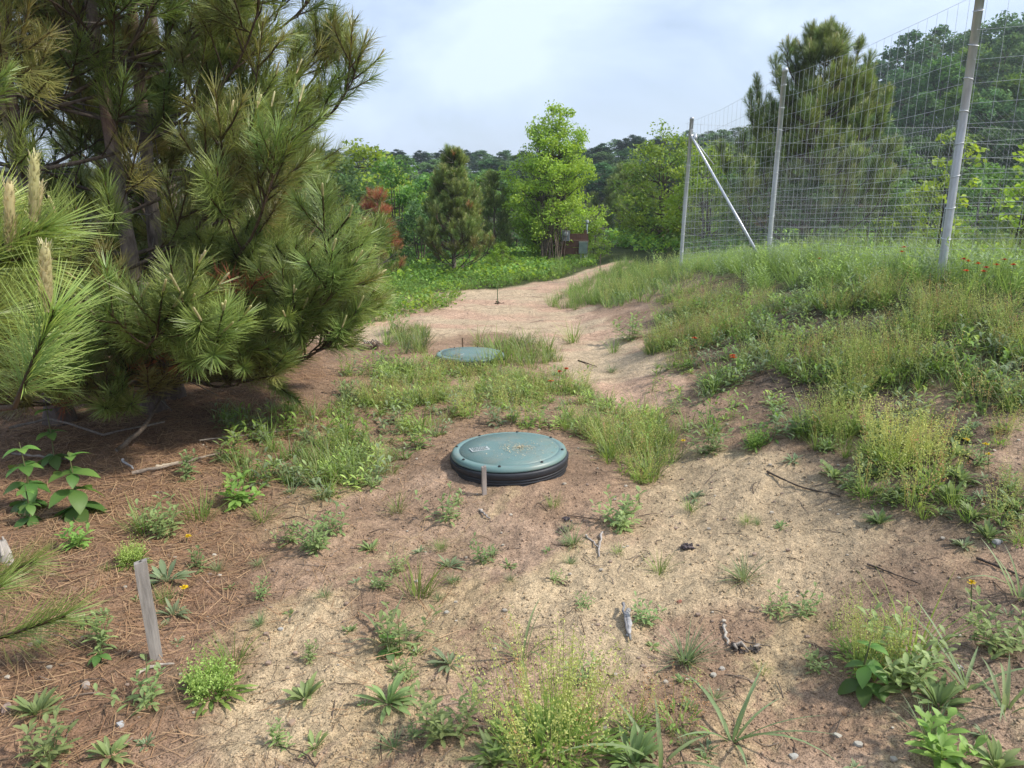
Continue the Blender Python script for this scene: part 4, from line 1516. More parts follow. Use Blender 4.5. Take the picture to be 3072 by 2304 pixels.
# plants one can point at, positions read from the photograph (3072 px)
for a in (
    ('bigsorrel', 1650, 2270, 0.95, 'largest yellow-green seeding sorrel clump at the bottom centre'),
    ('bigros', 1480, 2310, 0.8, 'dark leafy rosette at the left foot of the large bottom sorrel clump'),
    ('bigleafy', 1340, 2215, 0.62, 'grey-green leafy weed just left of the large bottom sorrel clump'),
    ('bigros', 1165, 2120, 0.85, 'broad-leaved green rosette left of the bottom centre, second from the big sorrel'),
    ('rosette', 917, 2100, 1.15, 'neat light green rosette on sand left of the broad-leaved rosette'),
    ('dome', 645, 2090, 1.15, 'round domed bright green clump between the leaning stake and the neat rosette'),
    ('leafy', 440, 2110, 0.8, 'low ragged weed below the tall leaning stake'),
    ('bigros', 112, 2150, 0.7, 'upright leafy rosette in the litter at the bottom left'),
    ('rosette', 330, 2275, 1.1, 'pale green rosette at the bottom edge, left'),
    ('greyros', 440, 2235, 0.55, 'tiny silvery rosette at the bottom left near white pebbles'),
    ('leafy', 150, 2290, 0.9, 'low leafy weed in the bottom left corner'),
    ('rosette', 945, 2250, 0.8, 'small rosette alone on brown soil at the bottom'),
    ('leafy', 840, 2240, 0.5, 'tiny yellowish weed at the bottom near small rosette'),
    ('leafy', 1195, 1945, 1.0, 'leafy reddish-stemmed weed with drooping leaves in mid foreground'),
    ('broad', 1150, 1935, 0.75, 'arching broad-bladed grass beside the drooping leafy weed'),
    ('grass', 1255, 1800, 1.1, 'loose grey-green grass tuft above the drooping leafy weed'),
    ('broad', 1560, 1985, 0.8, 'upright broad-bladed grass above the large bottom sorrel clump'),
    ('greyros', 1350, 2000, 1.0, 'silvery rosette with yellowish centre left of the large bottom sorrel'),
    ('spiky', 2055, 1985, 1.25, 'low spiky green tuft in the centre right of bare soil'),
    ('leafy', 1930, 1870, 0.65, 'small bright weed beside the split grey driftwood'),
    ('spiky', 2232, 1745, 1.15, 'fanned grass tuft alone on the pale sand'),
    ('leafy', 2405, 1848, 0.7, 'small dark green weed alone on sand left of the big right clump'),
    ('grass', 1978, 1722, 0.6, 'thin upright grass sprig left of the fanned tuft on sand'),
    ('bigleafy', 1855, 1585, 0.78, 'dense dark green leafy clump right below the nearest lid'),
    ('spiky', 1722, 1640, 0.95, 'pale narrow-leaved tuft beside the crossed grey sticks'),
    ('finegrass', 1660, 1530, 0.6, 'sparse yellowish tuft in front of the nearest lid'),
    ('leafy', 1335, 1565, 1.0, 'ragged pale weed left below the short stake'),
    ('greyros', 1347, 1705, 0.95, 'flat grey-green rosette below the ragged pale weed'),
    ('leafy', 1447, 1690, 0.72, 'compact green weed right of the flat grey-green rosette'),
    ('rosette', 1525, 1700, 0.6, 'tiny rosette on brown soil below the short stake'),
    ('rosette', 1111, 1652, 0.85, 'single star-shaped rosette on bare brown soil left of centre'),
    ('bigleafy', 945, 1650, 0.62, 'large pale leafy mound between the big litter and the lid'),
    ('leafy', 1000, 1600, 0.9, 'upper leafy mound touching the large pale mound'),
    ('leafy', 860, 1640, 0.7, 'left small weed next to the large pale leafy mound'),
    ('grass', 1190, 1545, 0.7, 'grass tuft with straw blades left of the short stake'),
    ('finegrass', 790, 1570, 0.8, 'sparse short grass at the edge of the needle litter'),
    ('bigleafy', 500, 1610, 0.7, 'grassy leafy patch in front of the litter, with a yellow flower'),
    ('finegrass', 430, 1600, 1.2, 'fine grass patch left of the yellow flower in the litter'),
    ('finegrass', 600, 1560, 1.2, 'fine upright grass in the litter right of the yellow flower'),
    ('greyros', 500, 1755, 1.5, 'large grey-green rosette just right of the tall stake'),
    ('greyros', 520, 1850, 1.0, 'grey rosette leaves halfway down the right side of the tall stake'),
    ('dome', 400, 1690, 0.8, 'yellowish feathery weed above the tall stake'),
    ('grass', 700, 2010, 0.75, 'thin upright dark grass between stake and domed clump'),
    ('leafy', 600, 1720, 0.6, 'small yellow-green weed right of the tall stake top'),
    ('leafy', 300, 1950, 0.75, 'low leaves at the left foot of the tall stake'),
    ('bigsorrel', 2610, 2000, 0.62, 'tall feathery sorrel at the back of the big right-hand clump'),
    ('bigleafy', 2690, 2060, 0.85, 'central leafy mass of the big right-hand clump'),
    ('bigros', 2815, 2125, 1.05, 'bright strap-leaved rosette at the right end of the big clump'),
    ('spiky', 2785, 2225, 1.1, 'wiry root-like grass hanging below the big right-hand clump'),
    ('grass', 2730, 1990, 1.5, 'tall grass rising inside the big right-hand clump'),
    ('broad', 2905, 2080, 1.0, 'tall thin broad-bladed grass right of the big clump'),
    ('bigleafy', 3010, 1960, 0.7, 'low green weed patch at the right edge, with a yellow flower'),
    ('broad', 3060, 1800, 0.9, 'arching blades poking in from the right edge'),
    ('brightleafy', 2830, 2300, 1.0, 'bright light green leafy weed at the bottom right edge'),
    ('bigros', 2990, 2310, 0.9, 'pointed-leaf rosette in the bottom right corner'),
    ('broad', 3010, 2150, 0.9, 'wiry grass at the right edge above the corner rosette'),
    ('redsorrel', 2030, 2190, 0.75, 'yellow sorrel stalks right of the large bottom clump'),
    ('sorrel', 1900, 2190, 0.6, 'short sorrel stalks touching the large bottom clump'),
    ('broad', 1985, 2290, 0.95, 'broad-bladed grass at the bottom edge right of the sorrel'),
    ('broad', 2190, 2230, 0.95, 'broad-bladed grass with long blades lying to the right'),
    ('bigros', 1900, 2315, 0.9, 'strap-leaved rosette at the bottom edge right of centre'),
    ('bigsorrel', 2690, 1395, 0.95, 'tall pale sorrel mound with dense dark green foot, right side'),
    ('sorrel', 2600, 1500, 1.0, 'feathery sorrel left below the tall pale mound'),
    ('sorrel', 2780, 1480, 1.2, 'feathery sorrel right below the tall pale mound'),
    ('bigros', 2640, 1575, 0.8, 'long-leaved rosette alone at the edge of the sand on the right'),
    ('bigros', 2850, 1500, 1.0, 'large long-leaved rosette in the right-hand weed row'),
    ('bigros', 2500, 1440, 0.9, 'spreading rosette left of the tall pale sorrel mound'),
    ('leafy', 2540, 1470, 0.9, 'yellowish low weed at the sand edge, right'),
    ('bigros', 2960, 1620, 0.85, 'long-leaved rosette above the striped stone'),
    ('greyros', 2890, 1650, 0.8, 'small silvery rosette left of the striped stone'),
    ('bigros', 3050, 1530, 0.9, 'long-leaved rosette at the right edge'),
    ('bigros', 2920, 1560, 0.75, 'middle rosette of the three in front of the striped stone'),
    ('greyros', 2380, 1390, 0.9, 'grey rosette on the dark mulch at the sand patch corner'),
    ('dome', 2265, 1345, 1.0, 'small rounded clump at the upper edge of the sand patch'),
    ('leafy', 2330, 1260, 1.0, 'leafy weed in dark mulch above the sand patch'),
    ('bigros', 2390, 1300, 0.9, 'upright long-leaved weed in dark mulch above the sand'),
    ('bigleafy', 2120, 1360, 0.75, 'spreading dark weed with a yellow flower at the left of the sand patch'),
    ('greyros', 2085, 1500, 0.8, 'small grey sprig at the left edge of the pale sand'),
    ('grass', 2070, 1530, 0.6, 'dark thin grass sprig on the left of the pale sand'),
    ('grass', 2130, 1310, 1.0, 'green grass tuft above the left of the sand patch'),
    ('brightleafy', 728, 1520, 1.15, 'bright fresh green seedling in the litter in front of the pines'),
    ('brightleafy', 985, 1365, 0.85, 'bright green seedling left of the nearest lid'),
    ('brightleafy', 240, 1640, 0.7, 'bright small seedling in front of the big-leaved plant'),
    ('leafy', 560, 1440, 0.9, 'dark seedling in the shade of the pines'),
    ('broad', 1420, 1108, 0.8, 'tall blades in front of the farther lid, left of its middle'),
    ('grass', 1465, 1106, 1.6, 'tall grass tuft in front of the middle of the farther lid'),
    ('grass', 1515, 1098, 1.9, 'tallest grass tuft covering the right end of the farther lid'),
    ('broad', 1560, 1060, 1.2, 'long dark seed-headed grass leaning right behind the farther lid'),
    ('grass', 1350, 1112, 1.0, 'short grass tuft at the left front of the farther lid'),
    ('spiky', 1835, 1120, 1.2, 'spiky tuft on the sand right of the farther lid'),
    ('grass', 1160, 1040, 1.7, 'tall tuft left of the farther lid, beside the root clod'),
    ('bigleafy', 1190, 1000, 0.9, 'bushy weed at the near edge of the path'),
    ('grass', 1720, 1030, 1.6, 'tall clump where the sand narrows, right of the farther lid'),
    ('grass', 1840, 1060, 1.1, 'short brown-footed tuft in the narrow sand'),
    ('bigleafy', 1890, 1020, 1.2, 'bright bushy clump at the foot of the bank'),
):
    plant(*a)

# broad-leaved seedlings with separate leaves
LEAFM = []
for k in range(3):
    m = MB()
    strips(m, [[0, 0, 0]], [[1, 0, 0.1]], [[0, 0, 1.0]], 1.0, 0.56, 0.9, [0.05, 0.55, 0.92, 1.0, 0.85, 0.5, 0.03], np.array([0.095, 0.20, 0.05]) * (1, 1.2, 0.75)[k], np.array([0.15, 0.27, 0.065]) * (1, 1.2, 0.75)[k], 0.22, 0.05)
    LEAFM.append(mesh_of('leaf', m, M_LEAF))


def seedling(px, py, h, leaf, tiers, label, lean=(0, 0), xy=None):
    x, y = xy or gp(px, py)
    t = thing('broadleaf_seedling', label, 'seedling', (x, y, float(H(x, y)) - 0.005), float(U(0, 6.28)))
    m = MB()
    top = np.array([lean[0], lean[1], h])
    tube(m, [(0, 0, 0), lerp(np.zeros(3), top, 0.5) + [0.01, 0, 0], top], [0.005, 0.004, 0.002], [0.14, 0.15, 0.06], 5)
    build('stem', m, M_LEAF, t)
    for k in range(tiers):
        f = (k + 0.6) / tiers
        for j in range(5 if f < 0.7 else 3):
            a = k * 1.3 + j * 1.26 + U(-0.3, 0.3)
            p = top * f
            s = leaf * lerp(1.1, 0.5, f) * U(0.85, 1.15)
            o = link('leaf', LEAFM[2 if f < 0.35 else (1 if f > 0.75 else 0)], t)
            o.location = p
            o.rotation_euler = (U(-0.25, 0.25), lerp(0.35, -0.25, f) + U(-0.25, 0.25), a)
            o.scale = (s, s, s)
    return t


seedling(235, 1545, 0.33, 0.165, 4, 'big-leaved green plant standing in the shady litter, lower left')
seedling(95, 1575, 0.2, 0.09, 3, 'small seedling left of the big-leaved plant')
seedling(0, 1460, 0.36, 0.15, 4, 'large-leaved sprig cut by the left edge of the picture', xy=(-2.42, 3.45))
seedling(60, 1290, 0.4, 0.12, 3, 'pale rounded leaves just under the close pine branch', xy=(-2.62, 4.0))
seedling(2590, 2085, 0.2, 0.1, 3, 'toothed pale leaves at the left end of the big right-hand clump')
seedling(300, 1990, 0.05, 0.06, 1, 'two round leaves lying low left of the tall stake')
seedling(1165, 1975, 0.1, 0.07, 2, 'yellowing broad leaves at the foot of the drooping leafy weed')


# flowers: stalk with a head of petals
def flower(px, py, h, col, label, group, r=0.014, heads=1, xy=None):
    x, y = xy if xy is not None else gp(px, py)
    t = thing('flower', label, 'flower', (x, y, float(H(x, y)) - 0.005), float(U(0, 6.28)), group)
    m = MB()
    tops = []
    for k in range(heads):
        top = np.array([U(-0.03, 0.03), U(-0.03, 0.03), h * U(0.88, 1.05)])
        tube(m, [(0, 0, 0), top * 0.5 + [U(-0.01, 0.01), 0, 0], top], [0.0022, 0.002, 0.0016], [0.13, 0.18, 0.06], 4, False)
        tops.append(top)
    build('stem', m, M_LEAF, t)
    for top in tops:
        m = MB()
        n = 16
        b, d = radial(n, 0.1, 0.5, 0.002)
        strips(m, b + top, d, UPV, r * U(0.85, 1.1, n), r * 0.42, 0.2, [0.6, 1, 0.7], np.array(col) * 0.75, col)
        b, d = radial(n, 0.8, 1.4, 0.002)
        strips(m, b + top, d, UPV, r * 0.6, r * 0.3, 0.2, [0.6, 1, 0.7], np.array(col) * 0.6, np.array(col) * 0.85)
        build('petals', m, M_FLOWER, t)
    return t


ORANGE, YELLOW = (0.62, 0.115, 0.02), (0.80, 0.60, 0.02)
for px, py, h, lab in ((1655, 1210, 0.2, 'orange hawkweed bloom, leftmost of three beyond the nearest lid'), (1672, 1190, 0.2, 'orange hawkweed bloom, middle of three beyond the nearest lid'),
                       (1698, 1190, 0.22, 'orange hawkweed bloom, rightmost of three beyond the nearest lid'), (2085, 1090, 0.22, 'single orange hawkweed bloom where sand meets the bank'),
                       (2190, 1165, 0.24, 'orange hawkweed pair low on the bank')):
    flower(px, py, h, ORANGE, lab, 'orange hawkweed blooms', 0.025, 2 if 'pair' in lab else 1)
for px, py, d_ in ((2905, 772, 5.6), (2914, 788, 5.5), (2942, 783, 5.7), (2948, 797, 5.5), (2962, 806, 5.4), (2990, 797, 5.6), (3004, 779, 5.7), (3036, 794, 5.5), (2888, 816, 5.4)):
    q = at(px, py, d_)
    flower(0, 0, float(q[2] - H(q[0], d_)), ORANGE, 'orange hawkweed in the cluster of tall grass at the right edge', 'orange hawkweeds at the right edge', 0.024, 1, (float(q[0]), d_))
for px, py, d_, lab in ((2440, 782, 8.4, 'orange hawkweed, leftmost of three in the fence grass'), (2462, 774, 8.4, 'orange hawkweed, middle of three in the fence grass'), (2484, 788, 8.3, 'orange hawkweed, rightmost of three in the fence grass'),
                        (2698, 752, 6.9, 'orange hawkweed left of the nearest steel post, lower of two'), (2712, 744, 6.9, 'orange hawkweed left of the nearest steel post, upper of two')):
    q = at(px, py, d_)
    flower(0, 0, float(q[2] - H(q[0], d_)), ORANGE, lab, 'orange hawkweeds in the fence grass', 0.026, 1, (float(q[0]), d_))
for px, py, h, lab in ((2905, 1880, 0.16, 'yellow flower on the low weed at the lower right edge'), (2045, 1370, 0.1, 'yellow flower left of the pale sand patch'),
                       (2905, 1400, 0.13, 'yellow flower on the right mulch, leftmost of the row'), (2940, 1400, 0.12, 'yellow flower on the right mulch, middle of the row'),
                       (2965, 1420, 0.1, 'yellow flower on the right mulch, rightmost of the row'), (560, 1630, 0.05, 'tiny yellow flower in the grass at the litter edge'),
                       (540, 1800, 0.05, 'yellow leaf-like bloom right of the tall stake')):
    flower(px, py, h, YELLOW, lab, 'yellow blooms', 0.015)

# ------------------------------------------------------------------ scattered cover
from math import pi


def poly_w(pts):
    return np.array([W(*p) for p in pts])


def inside(P, poly):
    x, y = P[:, 0], P[:, 1]
    r = np.zeros(len(P), bool)
    j = len(poly) - 1
    for i in range(len(poly)):
        xi, yi = poly[i]
        xj, yj = poly[j]
        c = ((yi > y) != (yj > y)) & (x < (xj - xi) * (y - yi) / (yj - yi + 1e-12) + xi)
        r ^= c
        j = i
    return r


def clear_ok(P):
    d1 = np.hypot(P[:, 0] - LID1[0], P[:, 1] - LID1[1]) > 0.42
    d2 = np.hypot(P[:, 0] - LID2[0], P[:, 1] - LID2[1]) > 0.40
    return d1 & d2


def sample(poly, n, gap_seed=None, gap=0.45, fs=1.6):
    lo, hi = poly.min(0), poly.max(0)
    P = rng.uniform(lo, hi, (n * 8, 2))
    k = inside(P, poly) & clear_ok(P)
    if gap_seed is not None:
        k &= fbm(P[:, 0] * fs, P[:, 1] * fs, gap_seed, 3) > gap
    return P[k][:n]


def merge(name, templates, P, sc, label, cat, mat=None, zoff=-0.005, lean=0.12):
    """one object from many rotated copies of small shapes"""
    Vs, Qs, Cs, n = [], [], [], 0
    ar = [t.arr() for t in templates]
    Z = H(P[:, 0], P[:, 1]) + zoff
    for (x, y), z in zip(P, Z):
        V, Q, C = ar[rng.integers(len(ar))]
        a = rng.uniform(0, 6.28)
        s = sc * rng.uniform(0.65, 1.25)
        c_, s_ = math.cos(a) * s, math.sin(a) * s
        lx, ly = rng.normal(0, lean, 2)
        v = np.stack([V[:, 0] * c_ - V[:, 1] * s_ + lx * V[:, 2], V[:, 0] * s_ + V[:, 1] * c_ + ly * V[:, 2], V[:, 2] * s], 1) + [x, y, z]
        Vs.append(v)
        Qs.append(Q + n)
        Cs.append(C * rng.uniform(0.8, 1.2))
        n += len(V)
    o = link(name, mesh_of(name, (np.concatenate(Vs), np.concatenate(Qs), np.concatenate(Cs)), mat or M_LEAF))
    return tag(o, label, cat, kind='stuff')


def mixmb(*ms):
    m = MB()
    for q in ms:
        m.add(*q.arr())
    return m


lt_grass = [t_grass(n_, h_, w_, s_, ca_, cb_) for n_, h_, w_, s_, ca_, cb_ in ((22, 0.18, 0.0055, 0.05, None, None), (16, 0.25, 0.006, 0.04, None, G_GRASS2 * 0.9), (30, 0.12, 0.005, 0.07, G_GRASS2 * 0.8, G_GRASS2 * 1.15), (18, 0.2, 0.005, 0.06, G_GRASS2 * 0.7, G_STRAW * 0.9), (20, 0.16, 0.007, 0.05, G_ROS * 0.8, G_GREY))]
lt_leafy = [t_leafy(3, h_, 0.07, 0.016, c_, 7, 0.05) for h_, c_ in ((0.16, G_ROS), (0.12, G_GRASS2), (0.2, G_GRASS), (0.14, G_GREY))]
lt_tallherb = [t_leafy(3, 0.42, 0.11, 0.018, c_, 12, 0.07) for c_ in (G_GRASS2, G_ROS, G_GREY)]
lt_sorrel = [t_sorrel(11, 0.32, 0.055, G_SEED, 18, r_, 14) for r_ in (0.03, 0.1, 0.25, 0.06, 0.5)]
lt_tall = [t_tallgrass(22, 0.42, 0.006, 0.11) for _ in range(5)]
lt_herb = [t_herb(24, 0.075, 0.2, c_) for c_ in (MIDG, MIDG * 1.3, BRIGHT * 0.85)]
lt_low = [t_rosette(8, 0.05, 0.014, c_, None, 0.2, 1.2, 3) for c_ in (G_ROS, G_GREY, G_GRASS2)]

mid_poly = poly_w([(735, 800), (850, 770), (960, 800), (1100, 800), (1240, 815), (1300, 870), (1420, 905), (1455, 960), (1290, 975), (1230, 935), (1100, 925), (960, 935), (880, 1000), (790, 1080), (690, 1090), (690, 990), (740, 900)])
lid_poly = poly_w([(1275, 925), (1430, 915), (1455, 1000), (1400, 1055), (1310, 1010)])
far_lid_poly = poly_w([(830, 690), (930, 700), (920, 790), (1100, 800), (1230, 800), (1180, 745), (1040, 740), (960, 760), (930, 770), (880, 775)])
bank_poly = poly_w([(1420, 690), (1560, 645), (1900, 640), (2230, 690), (2260, 900), (1950, 950), (1640, 960), (1480, 930), (1410, 860), (1400, 760)])
bank2 = poly_w([(1385, 600), (1560, 600), (1600, 650), (1440, 705), (1350, 690), (1290, 665)])
shade_poly = poly_w([(470, 900), (760, 880), (745, 1000), (650, 1080), (480, 1050)])
merge('meadow_grass', lt_grass + lt_leafy[:2], sample(mid_poly, 500, 201, 0.48, 2.8), 0.9, 'short green grass covering the ground between the two lids', 'grass')
merge('sorrel_growth', lt_sorrel, np.concatenate([sample(lid_poly, 42), sample(mid_poly, 120, 202, 0.5)]), 0.75, 'yellow-green seeding sorrel mixed into the grass around the lids', 'sorrel')
merge('meadow_grass', lt_grass, np.concatenate([sample(lid_poly, 45), sample(far_lid_poly, 130, 203, 0.4)]), 1.1, 'taller grass around the farther lid and right of the nearest lid', 'grass')
merge('bank_grass', lt_grass + lt_leafy, sample(bank_poly, 520, 204, 0.54, 2.4), 1.0, 'green grass tufts growing all over the bank', 'grass')
merge('bank_sorrel', lt_sorrel, sample(bank_poly, 400, 205, 0.54, 2.1), 0.88, 'yellowish sorrel stalks growing all over the bank', 'sorrel')
merge('bank_foot_grass', lt_grass + lt_sorrel[:2] + lt_leafy[:1], sample(bank2, 210, 208, 0.40, 1.8), 1.15, 'patchy grass on the shoulder between path and fence corner', 'grass')
merge('shade_grass', lt_grass, sample(shade_poly, 110, 206, 0.42), 0.8, 'thin grass in the shade in front of the pines', 'grass')
merge('low_weeds', lt_low + lt_leafy, np.concatenate([sample(bank_poly, 240), sample(mid_poly, 220), sample(shade_poly, 60)]), 1.0, 'low leafy weeds among the grass and sorrel', 'weeds')
# tall grass along the fence
n_t = 1700
tt_ = rng.random(n_t)
seg = np.array([[3.5, 15.0], [3.45, 10.7], [3.55, 6.4], [5.9, 3.9]])
pos = np.stack([np.interp(tt_, [0, 0.33, 0.72, 1.0], seg[:, i]) for i in range(2)], 1)
pos[:, 0] += rng.normal(-0.1, 0.42, n_t) + 0.25
pos[:, 1] += rng.normal(0, 0.3, n_t)
merge('tall_grass', lt_tall + lt_tallherb, pos, 0.68, 'tall lush grass growing along the foot of the fence', 'grass', lean=0.2)
inner_p = np.stack([rng.uniform(3.8, 12, 900), rng.uniform(6, 14.2, 900)], 1)
inner_p = inner_p[(inner_p[:, 0] > 3.9 + np.clip((7 - inner_p[:, 1]) * 1.2, 0, 9))]
merge('garden_weeds', lt_tall + lt_herb, inner_p, 1.1, 'weeds and grass filling the fenced garden', 'weeds')
# grass verge right of the path and greenery behind it
verge = poly_w([(1180, 662), (1270, 610), (1350, 572), (1450, 590), (1445, 625), (1330, 650), (1240, 672)])
merge('verge_grass', lt_tall, sample(verge, 420), 0.62, 'grass strip between the far path and the bank', 'grass')
back_poly = np.array([[-6.5, 12.6], [-3.0, 12.9], [-1.2, 13.6], [0.5, 15.2], [1.4, 18.0], [2.2, 21.5], [1.5, 24], [-8, 22], [-9, 13]])
merge('undergrowth', lt_herb, sample(back_poly, 2300), 1.15, 'leafy green undergrowth behind the sandy path', 'undergrowth', lean=0.25)
back2 = np.array([[2.9, 19.5], [4.0, 15.5], [12, 15.2], [22, 20], [20, 30], [4.0, 30], [3.2, 24]])
merge('undergrowth', lt_herb, sample(back2, 1500), 1.7, 'leafy green undergrowth behind the fence and around the path bend', 'undergrowth', lean=0.25)
edge2 = poly_w([(690, 668), (900, 645), (1100, 622), (1190, 608), (1235, 592), (1290, 572), (1270, 556), (1200, 568), (900, 596), (700, 640)])
merge('path_edge_weeds', lt_herb + lt_tall[:2] + lt_grass[:2], sample(edge2, 900), 0.75, 'mixed weeds fringing the far edge of the sandy path', 'weeds')
left_edge = poly_w([(700, 690), (820, 650), (1000, 640), (960, 668), (860, 690), (740, 720)])
merge('path_edge_weeds', lt_herb + lt_grass, sample(left_edge, 240), 0.8, 'low green weeds along the left edge of the path', 'weeds')

# single small weeds on bare ground: copies of the shapes above
bare = poly_w([(250, 1180), (700, 1090), (980, 1080), (1260, 1060), (1500, 1100), (1750, 1150), (2200, 1150), (2200, 1640), (20, 1640), (20, 1450)])
for (x, y) in sample(bare, 70, 207, 0.40, 2.5):
    kd = ('rosette', 'greyros', 'leafy', 'finegrass', 'spiky', 'rosette')[rng.integers(6)]
    nm = CATN[kd][0]
    where = ' left of the lid' if x < -0.75 else (' below the nearest lid' if x < 0.6 else ' on the right sand')
    plant(kd, 0, 0, float(U(0.3, 0.6)), {'rosette_weed': 'tiny rosette weed on bare foreground soil', 'leafy_weed': 'tiny leafy weed on bare foreground soil', 'grass_tuft': 'tiny grass tuft on bare foreground soil'}[nm] + where,
          {'rosette_weed': 'tiny scattered rosettes', 'leafy_weed': 'tiny scattered leafy weeds', 'grass_tuft': 'tiny scattered grass tufts'}[nm] + where, (x, y))
right_row = poly_w([(1600, 950), (2210, 900), (2210, 1190), (2000, 1150), (1860, 1080), (1740, 980)])
for (x, y) in sample(right_row, 60):
    kd = ('bigros', 'greyros', 'sorrel', 'grass', 'rosette', 'leafy')[rng.integers(6)]
    nm = CATN[kd][0]
    where = ', left of the tall pale sorrel mound' if x < 1.75 else ', right of the tall pale sorrel mound'
    plant(kd, 0, 0, float(U(0.55, 0.95)), {'rosette_weed': 'rosette weed in the dark mulch', 'leafy_weed': 'leafy weed in the dark mulch', 'grass_tuft': 'grass tuft in the dark mulch', 'sorrel_clump': 'sorrel clump in the dark mulch'}[nm] + where,
          {'rosette_weed': 'rosettes in the mulch', 'leafy_weed': 'leafy weeds in the mulch', 'grass_tuft': 'grass tufts in the mulch', 'sorrel_clump': 'sorrel clumps in the mulch'}[nm] + where, (x, y))


# ------------------------------------------------------------------ litter, twigs, pebbles
def litter(name, P, L, w, ca, cb, label, cat, lift=0.004):
    n = len(P)
    a = rng.uniform(0, pi, n)
    d = np.stack([np.cos(a), np.sin(a)], 1)
    A, B = P - d * L[:, None] / 2, P + d * L[:, None] / 2
    z0, z1 = H(A[:, 0], A[:, 1]), H(B[:, 0], B[:, 1])
    zl = lift * rng.uniform(0.6, 3.0, n)
    A = np.column_stack([A, z0 + zl])
    B = np.column_stack([B, z1 + zl])
    dd = B - A
    m = MB()
    mixc = rng.random((n, 1))
    c = lerp(np.asarray(ca), np.asarray(cb), mixc)
    nr = norm(np.column_stack([rng.normal(0, 0.3, (n, 2)), np.ones(n)]))
    strips(m, A, norm(dd), nr, np.linalg.norm(dd, axis=1), w, rng.uniform(-0.25, 0.25, n), [1, 1, 0.8], c, c, var=0.25)
    o = build(name, m, M_LITTER)
    return tag(o, label, cat, kind='stuff')


lp = np.stack([rng.uniform(-4.2, -0.2, 60000), rng.uniform(1.5, 7.5, 60000)], 1)
pr = sstep(-0.8, -1.8, lp[:, 0] + 0.16 * (lp[:, 1] - 3) + 0.9 * (fbm(lp[:, 0] * 1.4, lp[:, 1] * 1.4, 101, 4) - 0.5)) * lerp(0.6, 1.0, sstep(2.4, 3.4, lp[:, 1])) + 0.10
lp = lp[(rng.random(len(lp)) < pr)][:30000]
litter('needle_litter', lp, rng.uniform(0.06, 0.14, len(lp)), 0.0024, (0.30, 0.165, 0.09), (0.48, 0.33, 0.19), 'rust and straw coloured dead pine needles covering the ground on the left', 'pine litter')
sp = np.stack([rng.uniform(-2.2, 3.2, 9000), rng.uniform(1.5, 6.5, 9000)], 1)
sp = sp[clear_ok(sp) & (rng.random(len(sp)) < sstep(6.5, 2.5, sp[:, 1]) + 0.15)]
litter('twig_litter', sp, rng.uniform(0.006, 0.045, len(sp)) , 0.0022, (0.07, 0.05, 0.038), (0.30, 0.22, 0.15), 'dark twig bits and straw scattered over the sandy foreground', 'debris')
sp = np.stack([rng.uniform(1.0, 4.2, 9000), rng.uniform(2.2, 7.5, 9000)], 1)
sp = sp[ground_color(sp[:, 0], sp[:, 1])[:, 0] < 0.21][:5000]
litter('bark_mulch', sp, rng.uniform(0.015, 0.07, len(sp)), 0.009, (0.045, 0.035, 0.028), (0.16, 0.12, 0.09), 'dark bark mulch chips on the bank', 'mulch', 0.006)
pp = np.stack([rng.uniform(-5, 3.0, 2600), rng.uniform(8.2, 13.5, 2600)], 1)
pp = pp[path_dist(pp[:, 0], pp[:, 1]) < 0.95][:900]
litter('path_litter', pp, rng.uniform(0.03, 0.16, len(pp)), 0.007, (0.14, 0.10, 0.07), (0.34, 0.25, 0.17), 'dark straw and twig bits lying on the sandy path', 'debris')

m = MB()
P = np.stack([rng.uniform(-2.0, 2.8, 520), rng.uniform(1.6, 5.0, 520)], 1)
P = P[clear_ok(P)]
for k, (x, y) in enumerate(P):
    r = float(rng.uniform(0.003, 0.0095))
    c = (np.array([0.44, 0.39, 0.32]) if rng.random() < 0.4 else np.array([0.30, 0.22, 0.17])) * rng.uniform(0.8, 1.15)
    blob(m, (x, y, float(H(x, y)) + r * 0.35), (r * 1.2, r, r * 0.75), c, 0.16, k)
tag(build('pebbles', m, M_STONE), 'tiny pale pebbles sprinkled over the foreground soil', 'pebbles', kind='stuff')


# crumbs of soil and small curved twigs
m = MB()
nC = 15000
rr_ = 1.5 * (4.6 ** rng.random(nC))
aa_ = np.radians(rng.uniform(-40, 40, nC))
P = np.stack([rr_ * np.sin(aa_), rr_ * np.cos(aa_)], 1)
P = P[clear_ok(P) & (rng.random(nC) < 0.25 + fbm(P[:, 0] * 3, P[:, 1] * 3, 141, 3))]
nC = len(P)
cube = np.array([[x_, y_, z_] for z_ in (-1, 1) for y_ in (-1, 1) for x_ in (-1, 1)], float)
cq = np.array([[0, 2, 3, 1], [4, 5, 7, 6], [0, 1, 5, 4], [2, 6, 7, 3], [0, 4, 6, 2], [1, 3, 7, 5]])
rad_ = rng.uniform(0.0015, 0.006, nC) * (0.7 + 0.3 * np.hypot(P[:, 0], P[:, 1]) / 3)
V = (cube[None] * rng.uniform(0.45, 1.1, (nC, 8, 3))) * rad_[:, None, None] * np.array([1, 1, 0.75])
V = V + np.column_stack([P, H(P[:, 0], P[:, 1]) + rad_ * 0.3])[:, None]
cc_ = ground_color(P[:, 0], P[:, 1]) * rng.uniform(0.6, 1.15, (nC, 1))
m.add(V.reshape(-1, 3), (np.arange(nC) * 8)[:, None, None] + cq[None], np.repeat(cc_, 8, 0))
tag(build('soil_crumbs', m, M_STONE), 'loose crumbs of soil and grit over the bare ground', 'soil', kind='stuff')
m = MB()
